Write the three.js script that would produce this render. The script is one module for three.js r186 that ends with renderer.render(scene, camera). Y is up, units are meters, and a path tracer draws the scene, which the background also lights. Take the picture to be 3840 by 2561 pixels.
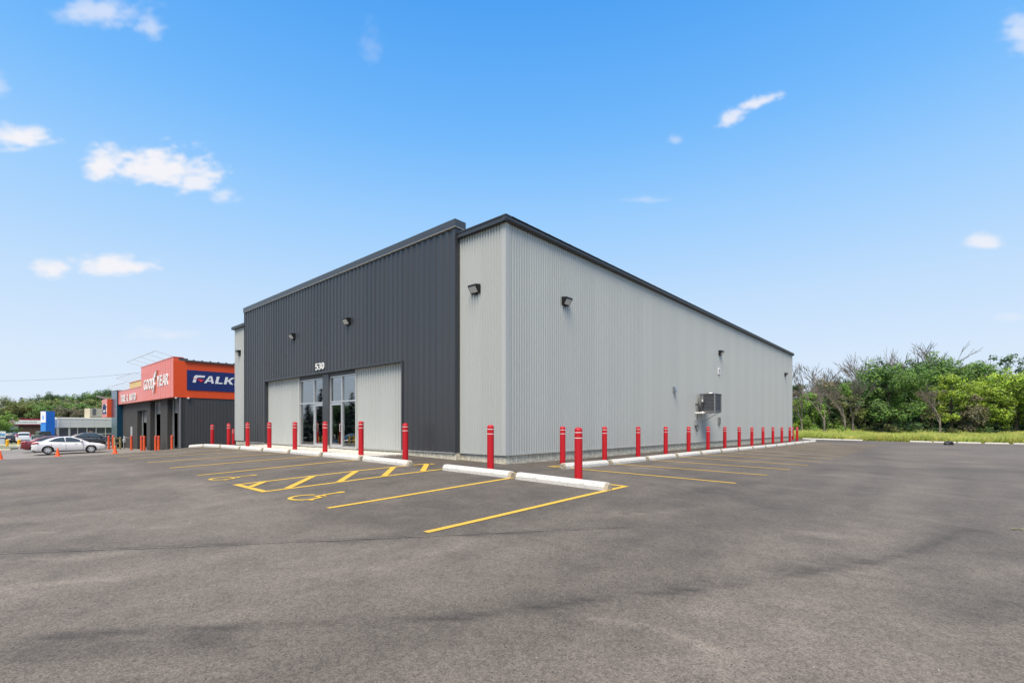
import * as THREE from 'three';
import { mergeGeometries, mergeVertices } from 'three/addons/utils/BufferGeometryUtils.js';
import { RoundedBoxGeometry } from 'three/addons/geometries/RoundedBoxGeometry.js';
import { TextGeometry } from 'three/addons/geometries/TextGeometry.js';
import { FontLoader } from 'three/addons/loaders/FontLoader.js';
import { Brush, Evaluator, SUBTRACTION } from 'three-bvh-csg';

// ------------------------------------------------------------------ camera, sky, sun, exposure
const EXPOSURE = 3.9;
const scene = new THREE.Scene();
const renderer = new THREE.WebGLRenderer({ antialias: true });
renderer.setSize(1024, 682);
renderer.toneMapping = THREE.LinearToneMapping;
renderer.toneMappingExposure = EXPOSURE;
renderer.shadowMap.enabled = true;

const camera = new THREE.PerspectiveCamera(70.27, 1024 / 682, 0.1, 3000);
camera.position.set(0, 1.19, 0);
camera.lookAt(0, 1.19, -10);
camera.setViewOffset(1024, 682, 0, -84.2, 1024, 682);   // a shift lens: verticals stay vertical

function rng(seed) { let a = seed >>> 0; return () => { a = (a + 0x6d2b79f5) | 0; let t = Math.imul(a ^ (a >>> 15), 1 | a); t = (t + Math.imul(t ^ (t >>> 7), 61 | t)) ^ t; return ((t ^ (t >>> 14)) >>> 0) / 4294967296; }; }
const lerp = (a, b, k) => a + (b - a) * k, clamp = (x, a = 0, b = 1) => Math.min(b, Math.max(a, x));
const smooth = (a, b, x) => { const k = clamp((x - a) / (b - a)); return k * k * (3 - 2 * k); };
function hash(x, y) { let h = Math.imul(x | 0, 374761393) + Math.imul(y | 0, 668265263) | 0; h = Math.imul(h ^ (h >>> 13), 1274126177); return ((h ^ (h >>> 16)) >>> 0) / 4294967296; }
function vnoise(x, y, px = 0, py = 0) {   // value noise; px, py: period
  const xi = Math.floor(x), yi = Math.floor(y), fx = x - xi, fy = y - yi, u = fx * fx * (3 - 2 * fx), v = fy * fy * (3 - 2 * fy);
  const w = (n, p) => (p ? ((n % p) + p) % p : n);
  return lerp(lerp(hash(w(xi, px), w(yi, py)), hash(w(xi + 1, px), w(yi, py)), u), lerp(hash(w(xi, px), w(yi + 1, py)), hash(w(xi + 1, px), w(yi + 1, py)), u), v);
}
function fbm(x, y, n = 4) { let s = 0, a = 0.5, m = 0; for (let i = 0; i < n; i++) { s += a * vnoise(x, y); m += a; x = x * 2.03 + 17.3; y = y * 2.03 + 9.1; a *= 0.55; } return s / m; }
const srgb = (c) => (c <= 0.04045 ? c / 12.92 : Math.pow((c + 0.055) / 1.055, 2.4));

{ // a computed sky: clear air with small fair-weather clouds all round
  const W = 3072, H = 1536, data = new Float32Array(W * H * 4);
  const stops = [[0, 226, 238, 252], [6.5, 216, 233, 252], [14, 192, 222, 253], [23, 154, 205, 254], [31, 115, 185, 252], [41, 82, 163, 244], [60, 62, 142, 228], [90, 52, 130, 218]];
  const air = (el) => { let i = 0; while (i < stops.length - 2 && el > stops[i + 1][0]) i++; const k = clamp((el - stops[i][0]) / (stops[i + 1][0] - stops[i][0])); return [1, 2, 3].map((c) => srgb(lerp(stops[i][c], stops[i + 1][c], k) / 255) / EXPOSURE); };
  // azimuth from the camera axis, elevation, half widths (degrees), density
  const clouds = [[-35.8, 23.2, 4.6, 1.75, 1], [-39.9, 22.3, 2.0, 1.5, 1], [-33, 22.8, 2.6, 1.3, 0.9], [-30.6, 22, 1.4, 0.9, 0.55], [-45.6, 22.4, 2.4, 1.0, 1], [-39.2, 14.1, 2.8, 1.15, 1], [-43.5, 12.8, 1.35, 1.0, 1], [-40, 33.0, 3.6, 1.2, 0.6], [-36.6, 33.3, 1.3, 1.3, 0.5],
    [27.2, 30.7, 2.7, 0.55, 0.85], [24.2, 29.9, 2.0, 0.8, 0.8], [44.4, 15, 1.4, 0.9, 0.8], [46.6, 28.7, 1.4, 1.7, 0.6], [-35.5, 8.6, 2.8, 0.7, 0.4], [-16.3, 36.9, 1.6, 1.6, 0.15], [15, 24.2, 2.6, 0.4, 0.35], [-46.6, 25.6, 0.7, 1, 0.35], [18.6, 29.2, 0.9, 0.5, 0.35], [45.8, 8.8, 1.5, 0.5, 0.3]];
  const r = rng(41);
  for (let az = 56; az < 304; az += 5.5) clouds.push([az + r() * 4, 8 + 30 * r(), 1.5 + 4 * r() * r(), 0.6 + 1.3 * r(), 0.3 + 0.7 * r()]);
  for (let i = 0; i < 26; i++) clouds.push([r() * 360, 46 + 38 * r(), 4 + 8 * r(), 1.5 + 3 * r(), 0.3 + 0.5 * r()]);
  const rows = Array.from({ length: H }, () => []);
  for (const c of clouds) for (let y = 0; y < H; y++) { const el = ((y + 0.5) / H - 0.5) * 180; if (Math.abs(el - c[1]) < c[3] * 2.2 + c[2] * 0.6) rows[y].push(c); }
  for (let y = 0; y < H; y++) {
    const el = ((y + 0.5) / H - 0.5) * 180, base = air(Math.max(0, el));
    for (let x = 0; x < W; x++) {
      const th = ((x + 0.5) / W - 0.5) * 2 * Math.PI, az = Math.atan2(Math.cos(th), -Math.sin(th)) * 180 / Math.PI;
      let cover = 0;
      for (const [ca, ce, cw, ch, co] of rows[y]) {
        let da = az - ca; da -= 360 * Math.round(da / 360);
        const level = Math.abs(ca) < 50 ? -Math.tan(ce * Math.PI / 180) * Math.tan(ca * Math.PI / 180) * Math.cos(ce * Math.PI / 180) ** 2 : 0, up = el - ce - level * da, dx = da / cw, dy = up / (ch * (up < 0 ? 0.75 : 1.2));
        if (dx * dx + dy * dy > 4.5) continue;
        const nx = da * 0.62 + ca * 3.7, ny = up * 1.3 + ce * 5.1, n = fbm(nx, ny, 5), n2 = fbm(nx * 2.7 + 40, ny * 2.7, 4);
        const tilt = ca > 20 && ca < 30 ? dy - dx * 1.15 : dy, d = Math.sqrt(dx * dx + tilt * tilt);
        const a = smooth(0, co < 0.7 ? 1.05 : 0.85, 1.02 - d * 0.92 + (n - 0.5) * 1.15 + (n2 - 0.5) * 0.6) * co;
        cover = Math.max(cover, a);
      }
      const i = (y * W + x) * 4, white = [0.955, 0.955, 0.978];
      for (let c = 0; c < 3; c++) data[i + c] = lerp(base[c], srgb(white[c]) / EXPOSURE, cover);
      data[i + 3] = 1;
    }
  }
  const t = new THREE.DataTexture(data, W, H, THREE.RGBAFormat, THREE.FloatType);
  t.mapping = THREE.EquirectangularReflectionMapping; t.magFilter = t.minFilter = THREE.LinearFilter; t.needsUpdate = true;
  scene.background = t; scene.environment = t;
}
const sun = new THREE.DirectionalLight(new THREE.Color().setRGB(1, 0.885, 0.72), 1.5);
sun.position.set(-12, 86, 50); sun.target.position.set(0, 0, 0);
sun.castShadow = true; sun.shadow.radius = 75; sun.shadow.mapSize.set(2048, 2048);
Object.assign(sun.shadow.camera, { left: -120, right: 120, top: 120, bottom: -120, near: 1, far: 300 });
sun.name = 'sun'; scene.add(sun, sun.target);

// ------------------------------------------------------------------ helpers
const TH = Math.atan2(0.7477, 0.664);                       // the turn of both buildings and of the parking rows
const AX = -0.7477, AZ = 0.664, BX = 0.664, BZ = 0.7477, CX = -0.193, CZ = 14.88;
const P2 = (s, t) => [CX + s * AX + t * BX, CZ + s * AZ + t * BZ];       // along the front, into the building -> plan x, depth
const used = {};
function numbered(name) { const n = used[name] = (used[name] ?? -1) + 1; return n ? name + '_' + String(n).padStart(3, '0') : name; }
function shadows(o) { o.castShadow = o.receiveShadow = true; return o; }
function part(name, geo, material, parent, label) { const m = shadows(new THREE.Mesh(geo, material)); m.name = name; if (label) m.userData.label = label; parent.add(m); return m; }
function thing(name, label, category, pos = [0, 0, 0], turn = 0, group) {
  const o = new THREE.Group(); o.name = numbered(name); o.position.set(...pos); o.rotation.y = turn; o.userData = { label, category }; if (group) o.userData.group = group; scene.add(o); return o;
}
function single(name, geo, material, label, category, group) { const m = shadows(new THREE.Mesh(geo, material)); m.name = numbered(name); m.userData = { label, category }; if (group) m.userData.group = group; scene.add(m); return m; }
function setting(name, geo, material, kind = 'structure') { const m = shadows(new THREE.Mesh(geo, material)); m.name = numbered(name); m.userData = { kind }; scene.add(m); return m; }
function copyOf(root, pos, turn, label, group, scale) {
  const r = root.clone(); r.name = numbered(root.name.replace(/_\d+$/, '')); r.userData = { ...root.userData }; r.position.set(...pos); r.rotation.y = turn; if (scale) r.scale.setScalar(scale);
  if (label) r.userData.label = label; if (group) r.userData.group = group; scene.add(r); return r;
}
const bx = (x0, x1, y0, y1, z0, z1) => new THREE.BoxGeometry(x1 - x0, y1 - y0, z1 - z0).translate((x0 + x1) / 2, (y0 + y1) / 2, (z0 + z1) / 2);
const bs = (s0, s1, y0, y1, t0, t1) => bx(t0, t1, y0, y1, -s1, -s0);    // a box in the building frame: s along the front, t inward
const flat = (g) => { g = g.index ? g.toNonIndexed() : g; for (const k of Object.keys(g.attributes)) if (!['position', 'normal', 'uv'].includes(k)) g.deleteAttribute(k); return g; };
const join = (list) => mergeGeometries(list.map(flat));
function bar(a, b, r, n = 6) { const A = new THREE.Vector3(...a), B = new THREE.Vector3(...b), d = B.clone().sub(A), g = new THREE.CylinderGeometry(r, r, d.length(), n); g.applyQuaternion(new THREE.Quaternion().setFromUnitVectors(new THREE.Vector3(0, 1, 0), d.clone().normalize())); return g.translate((A.x + B.x) / 2, (A.y + B.y) / 2, (A.z + B.z) / 2); }
function tube(pts, r, n = 8, seg = 24) { return new THREE.TubeGeometry(new THREE.CatmullRomCurve3(pts.map((p) => new THREE.Vector3(...p))), seg, r, n); }
function mat(r, g, b, rough = 0.7, extra = {}) { const { metal = 0, ...more } = extra; const M = Object.keys(more).some((k) => /clearcoat|transmission|ior|specular|sheen|thickness/.test(k)) ? THREE.MeshPhysicalMaterial : THREE.MeshStandardMaterial; const m = new M({ roughness: rough, metalness: metal, side: THREE.DoubleSide, ...more }); m.color.setRGB(r, g, b); return m; }
function grain(size, f, color = true) {       // a tiling texture from f(u, v) -> grey or [r, g, b], 0..1
  const d = new Uint8Array(size * size * 4);
  for (let y = 0; y < size; y++) for (let x = 0; x < size; x++) { let c = f(x / size, y / size); if (typeof c === 'number') c = [c, c, c]; const i = (y * size + x) * 4; for (let k = 0; k < 3; k++) d[i + k] = clamp(c[k]) * 255; d[i + 3] = 255; }
  const t = new THREE.DataTexture(d, size, size); t.wrapS = t.wrapT = THREE.RepeatWrapping; t.magFilter = t.minFilter = THREE.LinearFilter; if (color) t.colorSpace = THREE.SRGBColorSpace; t.needsUpdate = true; return t;
}
const tn = (u, v, n, k = 0) => vnoise(u * n + k * 31, v * n + k * 57, 0, 0);
const tile = (u, v, n) => vnoise(u * n, v * n, n, n);

// ------------------------------------------------------------------ the ground: heights measured at some points, a thin plate between them
const heights = [];
const hs = (s, t, y) => heights.push([...P2(s, t), y]), hx = (x, z, y) => heights.push([x, z, y]);
[[-1, -1.73, 0.02], [-3.8, -1.73, -0.05], [2.7, -1.73, 0.07], [5.3, -1.73, 0.11], [10.5, -1.73, 0.12], [15.75, -1.73, 0.12], [20.9, -1.7, 0.08], [0, 0, 0], [22.5, 0, 0.02], [12, 3, 0.1], [1.36, -2.5, 0.03], [6.2, -2.5, 0.1], [11.9, -2.5, 0.1], [14.5, -2.5, 0.1], [22.3, -2.5, -0.08],
  [-5.08, -2.5, -0.1], [-5.05, -7.07, -0.186], [-2.45, -7.07, -0.164], [4.23, -7.07, -0.087], [6.8, -7.07, -0.045], [9.4, -7.07, -0.017], [12.1, -7.07, -0.02], [14.5, -7.07, -0.04], [-0.85, 1.8, -0.04], [-0.85, 35.6, -0.12], [-2, 0.1, -0.02], [-2, 13.2, -0.08], [-6.56, 0.47, -0.1], [-6.56, 13.5, -0.22], [-6.56, 21.1, -0.28], [0, 38, -0.08], [0, 20, -0.06]].forEach((p) => hs(...p));
[[0, 2, -0.2], [-6, 4, -0.2], [6, 4, -0.22], [0, -12, -0.32], [-14, -6, -0.3], [16, -6, -0.35], [12, 12, -0.25], [26, 25, -0.38], [36, 45, -0.6], [45.3, 69.7, -0.84], [60.8, 64, -1.14], [66, 60, -1.25], [60, 85, -0.4], [82, 82, -0.5], [48, 86, -0.38], [40, 88, -0.36], [70, 110, 0], [45, 30, -0.7], [-20.2, 24.6, -0.25], [-32.8, 40, -1.1], [-37.5, 40, -1.3], [-40, 38, -1.42], [-38.8, 42.5, -1.2], [-33.7, 44, -1.15], [-27.4, 40, -0.95],
  [-43, 54, -1.25], [-64, 62, -1.25], [-80, 79, -1.7], [-89, 96, -2.1], [-120, 120, -2.4], [-21, 20, -0.3], [-30, 28, -0.85], [-25, 10, -0.4], [-40, 10, -1], [-60, 30, -1.5], [-60, -20, -1.2], [60, -20, -0.8], [0, -60, -0.8], [110, 60, -1.3], [90, 20, -1], [20, 110, 0], [-30, 100, -1.5]].forEach((p) => hx(...p));
const tps = (() => {
  const n = heights.length, N = n + 3, A = Array.from({ length: N }, () => new Float64Array(N + 1)), U = (r2) => (r2 > 1e-9 ? r2 * Math.log(r2) : 0);
  for (let i = 0; i < n; i++) {
    for (let j = 0; j < n; j++) A[i][j] = U((heights[i][0] - heights[j][0]) ** 2 + (heights[i][1] - heights[j][1]) ** 2) + (i === j ? 6 : 0);
    A[i][n] = A[n][i] = 1; A[i][n + 1] = A[n + 1][i] = heights[i][0]; A[i][n + 2] = A[n + 2][i] = heights[i][1]; A[i][N] = heights[i][2];
  }
  for (let c = 0; c < N; c++) { let p = c; for (let r = c + 1; r < N; r++) if (Math.abs(A[r][c]) > Math.abs(A[p][c])) p = r; [A[c], A[p]] = [A[p], A[c]]; for (let r = 0; r < N; r++) if (r !== c) { const k = A[r][c] / A[c][c]; if (k) for (let q = c; q <= N; q++) A[r][q] -= k * A[c][q]; } }
  const w = A.map((row, i) => row[N] / row[i]);
  return (x, z) => { let y = w[n] + w[n + 1] * x + w[n + 2] * z; for (let i = 0; i < n; i++) y += w[i] * U((x - heights[i][0]) ** 2 + (z - heights[i][1]) ** 2); return y; };
})();
const G = (x, z) => { const d = Math.hypot(x, z - 30), k = smooth(95, 170, d); return k < 1 ? lerp(clamp(tps(x, z), -3, 1), -2.2, k) : -2.2; };
const GS = (s, t) => G(...P2(s, t));

// soft wear patches and fine grain for asphalt
const asphaltTile = grain(1024, (u, v) => {
  const a = tile(u, v, 340), b = tile(u, v, 512), c = tile(u, v, 190), d = tile(u + 0.37, v, 20), pit = smooth(0.68, 0.86, a * 0.55 + c * 0.45) , stone = smooth(0.72, 0.92, b * 0.65 + tile(v, u, 300) * 0.35);
  const k = 0.88 + 0.3 * (b - 0.5) + 0.2 * (c - 0.5) + 0.09 * (tile(u, v, 90) - 0.5) + 0.03 * (tile(v, u, 40) - 0.5) - 0.3 * pit + 0.2 * stone;
  return [k, k * 0.985, k * 0.965];
});
const asphaltBump = grain(1024, (u, v) => 0.6 + 0.35 * (tile(u, v, 512) - 0.5) + 0.3 * (tile(u, v, 200) - 0.5) - 0.5 * smooth(0.74, 0.9, tile(u, v, 256) * 0.6 + tile(u, v, 128) * 0.4), false);
const asphalt = new THREE.MeshStandardMaterial({ roughness: 0.9, map: asphaltTile, bumpMap: asphaltBump, bumpScale: 0.004, vertexColors: true });
for (const t of [asphaltTile, asphaltBump]) t.repeat.set(1 / 3.1, 1 / 3.1);

// marks on the new asphalt: paving joints, tyre sweeps and pale scuffs, where the photograph has them (plan x, depth)
const joints = [[[-9, 4.9], [-5.55, 5.26], [-1.06, 6.04], [1.5, 6.5]], [[-6, 2.7], [-2.76, 3.26], [-0.24, 3.54], [0.62, 3.86], [1.9, 4.19], [4.15, 5.15], [5.99, 6.39]], [[14, 33], [22, 37.5], [40, 40], [60, 38]], [[-26, 14.5], [-21, 17.2], [-15, 24]]];
const sweeps = [[[5.4, 5.9], [6.6, 6.9], [8, 8.42], [10.8, 11.6], [16.9, 18.6], [20.5, 25]], [[1.6, 6.6], [4, 7.7], [6.8, 9.6], [10.2, 13.4], [16, 21], [24, 34]], [[3.3, 2.3], [4.6, 3.2], [6.4, 4.6], [9, 6.5]], [[-3.6, 2.9], [-1.5, 3.2], [0.4, 3.4]], [[0.2, 3.75], [0.9, 4.0], [1.9, 4.35]], [[2.6, 4.6], [3.6, 5], [4.4, 5.35]]];
const scuffs = [[[-5.5, 4.95], [-4.4, 5.1]], [[2.9, 4.9], [3.3, 4.55], [3.75, 4.75]], [[3.0, 4.85], [3.02, 4.3]], [[-6.4, 6.2], [-5.9, 6.3]], [[-4.9, 6.5], [-4.6, 6.6]], [[6.05, 7.2], [6.2, 6.6]], [[0.6, 3.5], [1.0, 3.35], [1.25, 3.0]], [[-4.2, 4.2], [-3.3, 4.55]], [[1.4, 7.2], [2.6, 7.6]]];
function near(lines, x, z) { let m = 1e9; for (const l of lines) for (let i = 0; i + 1 < l.length; i++) { const [ax, az] = l[i], [cx, cz] = l[i + 1], ex = cx - ax, ez = cz - az, k = clamp(((x - ax) * ex + (z - az) * ez) / (ex * ex + ez * ez)), d = Math.hypot(x - ax - k * ex, z - az - k * ez); if (d < m) m = d; } return m; }
function lotColour(x, z) {
  const n = fbm(x * 0.55, z * 0.55, 4), n2 = fbm(x * 2.1 + 50, z * 2.1, 4), along = fbm((x * BX + z * BZ) * 0.35, (x * AX + z * AZ) * 1.9, 4), big = fbm(x * 0.13 + 9, z * 0.13, 3);
  let k = 0.134 * (1 + 0.4 * (n - 0.5) + 0.35 * (n2 - 0.5) + 0.5 * (along - 0.5) + 0.3 * (big - 0.5));
  const wob = (n2 - 0.5) * 0.35, dj = near(joints, x + wob * 0.3, z + wob * 0.3), dw = near(sweeps, x + wob, z + wob), du = near(scuffs, x + wob * 0.25, z);
  k *= 1 - 0.42 * Math.exp(-((dj / 0.05) ** 2)) * smooth(0.15, 0.5, n2) - 0.25 * Math.exp(-((dj / 0.28) ** 2)) * smooth(0.4, 0.7, n2);
  k *= 1 - 0.34 * Math.exp(-((dw / (0.12 + 0.022 * z)) ** 2)) * smooth(0.35, 0.65, n2 * 0.6 + along * 0.4);
  k *= 1 + 0.3 * Math.exp(-((du / 0.05) ** 2)) * smooth(0.2, 0.6, n2);
  k *= 1 + 0.2 * smooth(0.62, 0.78, fbm(x * 1.3 + 77, z * 1.3 + 3, 4)); k *= 1 - 0.1 * smooth(0.6, 0.74, fbm(x * 1.9 + 31, z * 1.9 + 63, 4)) - 0.1 * smooth(0.62, 0.7, fbm(x * 5.3, z * 5.3 + 21, 3));
  const s = (x - CX) * AX + (z - CZ) * AZ, t = (x - CX) * BX + (z - CZ) * BZ, apron = s > -2.1 && t > -2.6 && s < 40 ? 0.72 : 1;   // fresher mix between the stops and the wall
  const edge = (n - 0.5) * 1.6, stalls = Math.max(smooth(-7.9 + edge, -7.2 + edge, t) * smooth(-6, -5, s), smooth(-8.1 + edge, -7.3 + edge, s) * smooth(-3, -1, t)); k *= (1 + 0.07 * (1 - stalls)) * (1 - 0.08 * stalls);   // the lane was laid separately from the stalls
  k *= apron * (1 + 0.05 * (hash(Math.floor(x * 9), Math.floor(z * 9)) - 0.5));
  return [k * 1.36, k * 1.165, k * 0.945];
}
function steps(list) { const out = [list[0][0]]; for (let i = 0; i + 1 < list.length; i++) { const [a, d0] = list[i], [b] = list[i + 1], d1 = list[i + 1][1] ?? d0; let x = a; while (x < b - 1e-6) { const d = lerp(d0, d1, (x - a) / (b - a)); x = Math.min(b, x + d); if (b - x < d * 0.4) x = b; out.push(x); } } return out; }
function sheet(xs, zs, shape, colour, lift = 0, uvs = 1) {      // shape(i, j, x, z) -> plan point
  const pos = [], uv = [], col = [], idx = [], nx = xs.length, nz = zs.length;
  for (let j = 0; j < nz; j++) for (let i = 0; i < nx; i++) { const [x, z] = shape(xs[i], zs[j]); pos.push(x, G(x, z) + lift, -z); uv.push(x * uvs, z * uvs); if (colour) col.push(...colour(x, z)); }
  for (let j = 0; j + 1 < nz; j++) for (let i = 0; i + 1 < nx; i++) { const a = j * nx + i; idx.push(a, a + 1, a + nx, a + 1, a + nx + 1, a + nx); }
  const g = new THREE.BufferGeometry(); g.setAttribute('position', new THREE.Float32BufferAttribute(pos, 3)); g.setAttribute('uv', new THREE.Float32BufferAttribute(uv, 2)); if (colour) g.setAttribute('color', new THREE.Float32BufferAttribute(col, 3)); g.setIndex(idx); g.computeVertexNormals(); return g;
}
const backEdge = (x) => 70.6 - 0.3677 * (x - 45.3);
const farEdge = (x) => (x < -24 ? lerp(26, 41.2, clamp((x + 75) / 51)) : x < -16 ? lerp(41.2, 84, (x + 24) / 8) : Math.min(84, backEdge(x)));
const lot = setting('asphalt_lot', sheet(steps([[-80, 2], [-26, 0.7], [-10, 0.16], [-4, 0.1], [7, 0.1], [14, 0.3], [30, 1], [100, 2]]), steps([[-40, 4], [-2, 1], [1.5, 0.06], [6, 0.09], [12, 0.18], [26, 0.5], [45, 1], [84, 1.5]]).map((z) => z), (x, z) => { const e = farEdge(x), k = z < 26 ? z : 26 + (z - 26) * (e - 26) / 58; return [x, Math.min(e, k)]; }, lotColour), asphalt);
function joint(pts, w) { const c = new THREE.CatmullRomCurve3(pts.map(([x, z]) => new THREE.Vector3(x, 0, z))), n = 160, r = rng(pts.length * 7), rows = []; for (let i = 0; i <= n; i++) { const p = c.getPoint(i / n), q = c.getTangent(i / n), k = w * (0.35 + 0.9 * vnoise(i * 0.31, 3)), o = 0.03 * (vnoise(i * 0.17, 9) - 0.5); rows.push([[p.x - q.z * (k + o), p.z + q.x * (k + o)], [p.x + q.z * (k - o), p.z - q.x * (k - o)]]); } return rows; }
const oldPave = new THREE.MeshStandardMaterial({ roughness: 0.95, map: asphaltTile, vertexColors: true });
setting('old_pavement', sheet(steps([[-175, 3], [-14, 3]]), steps([[0, 0.04], [1, 1]]), (x, k) => [x, lerp(farEdge(x) + (x < -24 ? 0.12 * Math.sin(x * 3) : 0), 96, k)], (x, z) => { const k = 0.3 * (1 + 0.35 * (fbm(x * 0.4, z * 0.4, 4) - 0.5) + 0.25 * (fbm(x * 1.7, z * 0.5, 3) - 0.5)); return [k * 1.05, k * 0.99, k * 0.9]; }, -0.012), oldPave);
const turfTile = grain(512, (u, v) => { const a = tile(u, v, 64), b = tile(u, v, 200), k = 0.75 + 0.35 * (a - 0.5) + 0.35 * (b - 0.5); return [k * (0.95 + 0.2 * (tile(u, v, 24) - 0.5)), k, k * 0.85]; });
turfTile.repeat.set(0.4, 0.4);
const turf = mat(0.24, 0.29, 0.075, 1, { map: turfTile });
setting('ground', sheet(steps([[-900, 60], [-150, 8], [-100, 3], [100, 3], [150, 8], [900, 60]]), steps([[-500, 60], [-60, 4], [110, 4], [200, 10], [1400, 80]]), (x, z) => [x, z], null, -0.08), turf);

// painted lines, draped over the asphalt
const paintTile = grain(256, (u, v) => { const k = 0.93 - 0.12 * smooth(0.6, 0.85, tile(u, v, 64)) - 0.1 * smooth(0.72, 0.9, tile(u, v, 30)); return [k, k, k]; });
paintTile.repeat.set(2, 2);
const yellow = mat(0.84, 0.52, 0.06, 0.75, { map: paintTile });
function drape(pts2, lift = 0.007) {          // triangulated plan polygon, sampled finely along its length: list of rows of plan points
  const pos = [], uv = [], idx = [], n = pts2[0].length;
  for (const row of pts2) for (const [x, z] of row) { pos.push(x, G(x, z) + lift, -z); uv.push(x, z); }
  for (let j = 0; j + 1 < pts2.length; j++) for (let i = 0; i + 1 < n; i++) { const a = j * n + i; idx.push(a, a + 1, a + n, a + 1, a + n + 1, a + n); }
  const g = new THREE.BufferGeometry(); g.setAttribute('position', new THREE.Float32BufferAttribute(pos, 3)); g.setAttribute('uv', new THREE.Float32BufferAttribute(uv, 2)); g.setIndex(idx); g.computeVertexNormals(); return g;
}
function line(a, b, w = 0.112, lift = 0.007) {      // from a to b in (s, t)
  const A = P2(...a), B = P2(...b), L = Math.hypot(B[0] - A[0], B[1] - A[1]), nx = -(B[1] - A[1]) / L * w / 2, nz = (B[0] - A[0]) / L * w / 2, n = Math.max(2, Math.ceil(L / 0.3));
  return drape(Array.from({ length: n + 1 }, (_, i) => { const x = lerp(A[0], B[0], i / n), z = lerp(A[1], B[1], i / n); return [[x + nx, z + nz], [x - nx, z - nz]]; }), lift);
}
const grit = mat(0.27, 0.245, 0.21, 0.95, { map: asphaltTile }), dull = mat(0.125, 0.112, 0.096, 0.9, { map: asphaltTile }); part('paving_joint', drape(joint(joints[0], 0.012), 0.0045), grit, lot); part('paving_joint', drape(joint(joints[2], 0.03), 0.0045), dull, lot);
const stallLine = (a, b, w) => part('parking_line', line(a, b, w), yellow, lot);
stallLine([-5.05, -7.07], [-5.05, -1.86]); stallLine([-5.1, -1.8], [-0.05, -1.8]); stallLine([-2.5, -7.07], [-2.5, -1.86]);
for (const s of [4.23, 6.8, 9.4, 12.05, 14.55, 17.1, 19.7, 22.3]) stallLine([s, -7.07], [s, -1.95]);
for (let i = 0; i < 14; i++) stallLine([-6.56, 0.47 + 2.6 * i], [-1.4, 0.47 + 2.6 * i]);
stallLine([-1.33, 0.42], [-1.33, 3.1]);
// the striped aisle between the two accessible stalls
stallLine([1.56, -7.0], [1.56, -1.8]); stallLine([0.06, -7.0], [0.06, -2.3]); part('aisle_stripe', line([1.62, -7.06], [0, -7.06], 0.13), yellow, lot); stallLine([1.5, -1.74], [1.3, -1.74]);
for (const t of [-1.81, -2.98, -4.15, -5.31]) part('aisle_stripe', line([1.5, t - 0.05], [0.12, t - 1.27], 0.15, 0.0085), yellow, lot);
part('aisle_stripe', line([1.5, -6.52], [0.95, -7.0], 0.15, 0.0085), yellow, lot);
function symbol(s0, t0, k) {                     // wheelchair sign lying on the asphalt, head towards the building
  const P = (x, y) => P2(s0 - x * k, t0 + y * k), stroke = (pts, w, lift) => { const rows = pts.map(([x, y], i) => { const a = pts[Math.max(0, i - 1)], b = pts[Math.min(pts.length - 1, i + 1)], L = Math.hypot(b[0] - a[0], b[1] - a[1]), nx = -(b[1] - a[1]) / L * w / 2, ny = (b[0] - a[0]) / L * w / 2; return [P(x + nx, y + ny), P(x - nx, y - ny)]; }); return drape(rows, lift); };
  const arc = (cx, cy, r, a0, a1, n = 22) => Array.from({ length: n + 1 }, (_, i) => { const a = lerp(a0, a1, i / n) * Math.PI / 180; return [cx + r * Math.cos(a), cy + r * Math.sin(a)]; });
  part('wheelchair_symbol', join([stroke(arc(-0.05, -0.24, 0.4, 118, 385), 0.12, 0.007), stroke([[-0.06, 0.74], [-0.04, 0.5], [0.02, -0.02]], 0.12, 0.0085), stroke([[0.02, 0.03], [0.33, 0.03]], 0.11, 0.0095), stroke([[0.02, 0.22], [0.24, 0.22]], 0.09, 0.0095), stroke([[0.31, 0.06], [0.46, -0.38]], 0.11, 0.0105), stroke([[0.44, -0.36], [0.58, -0.32]], 0.1, 0.0115), stroke(arc(-0.07, 0.84, 0.06, 0, 360), 0.12, 0.007)]), yellow, lot);
}
symbol(-1.26, -6.68, 0.66); symbol(2.95, -6.72, 0.66);

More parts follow.
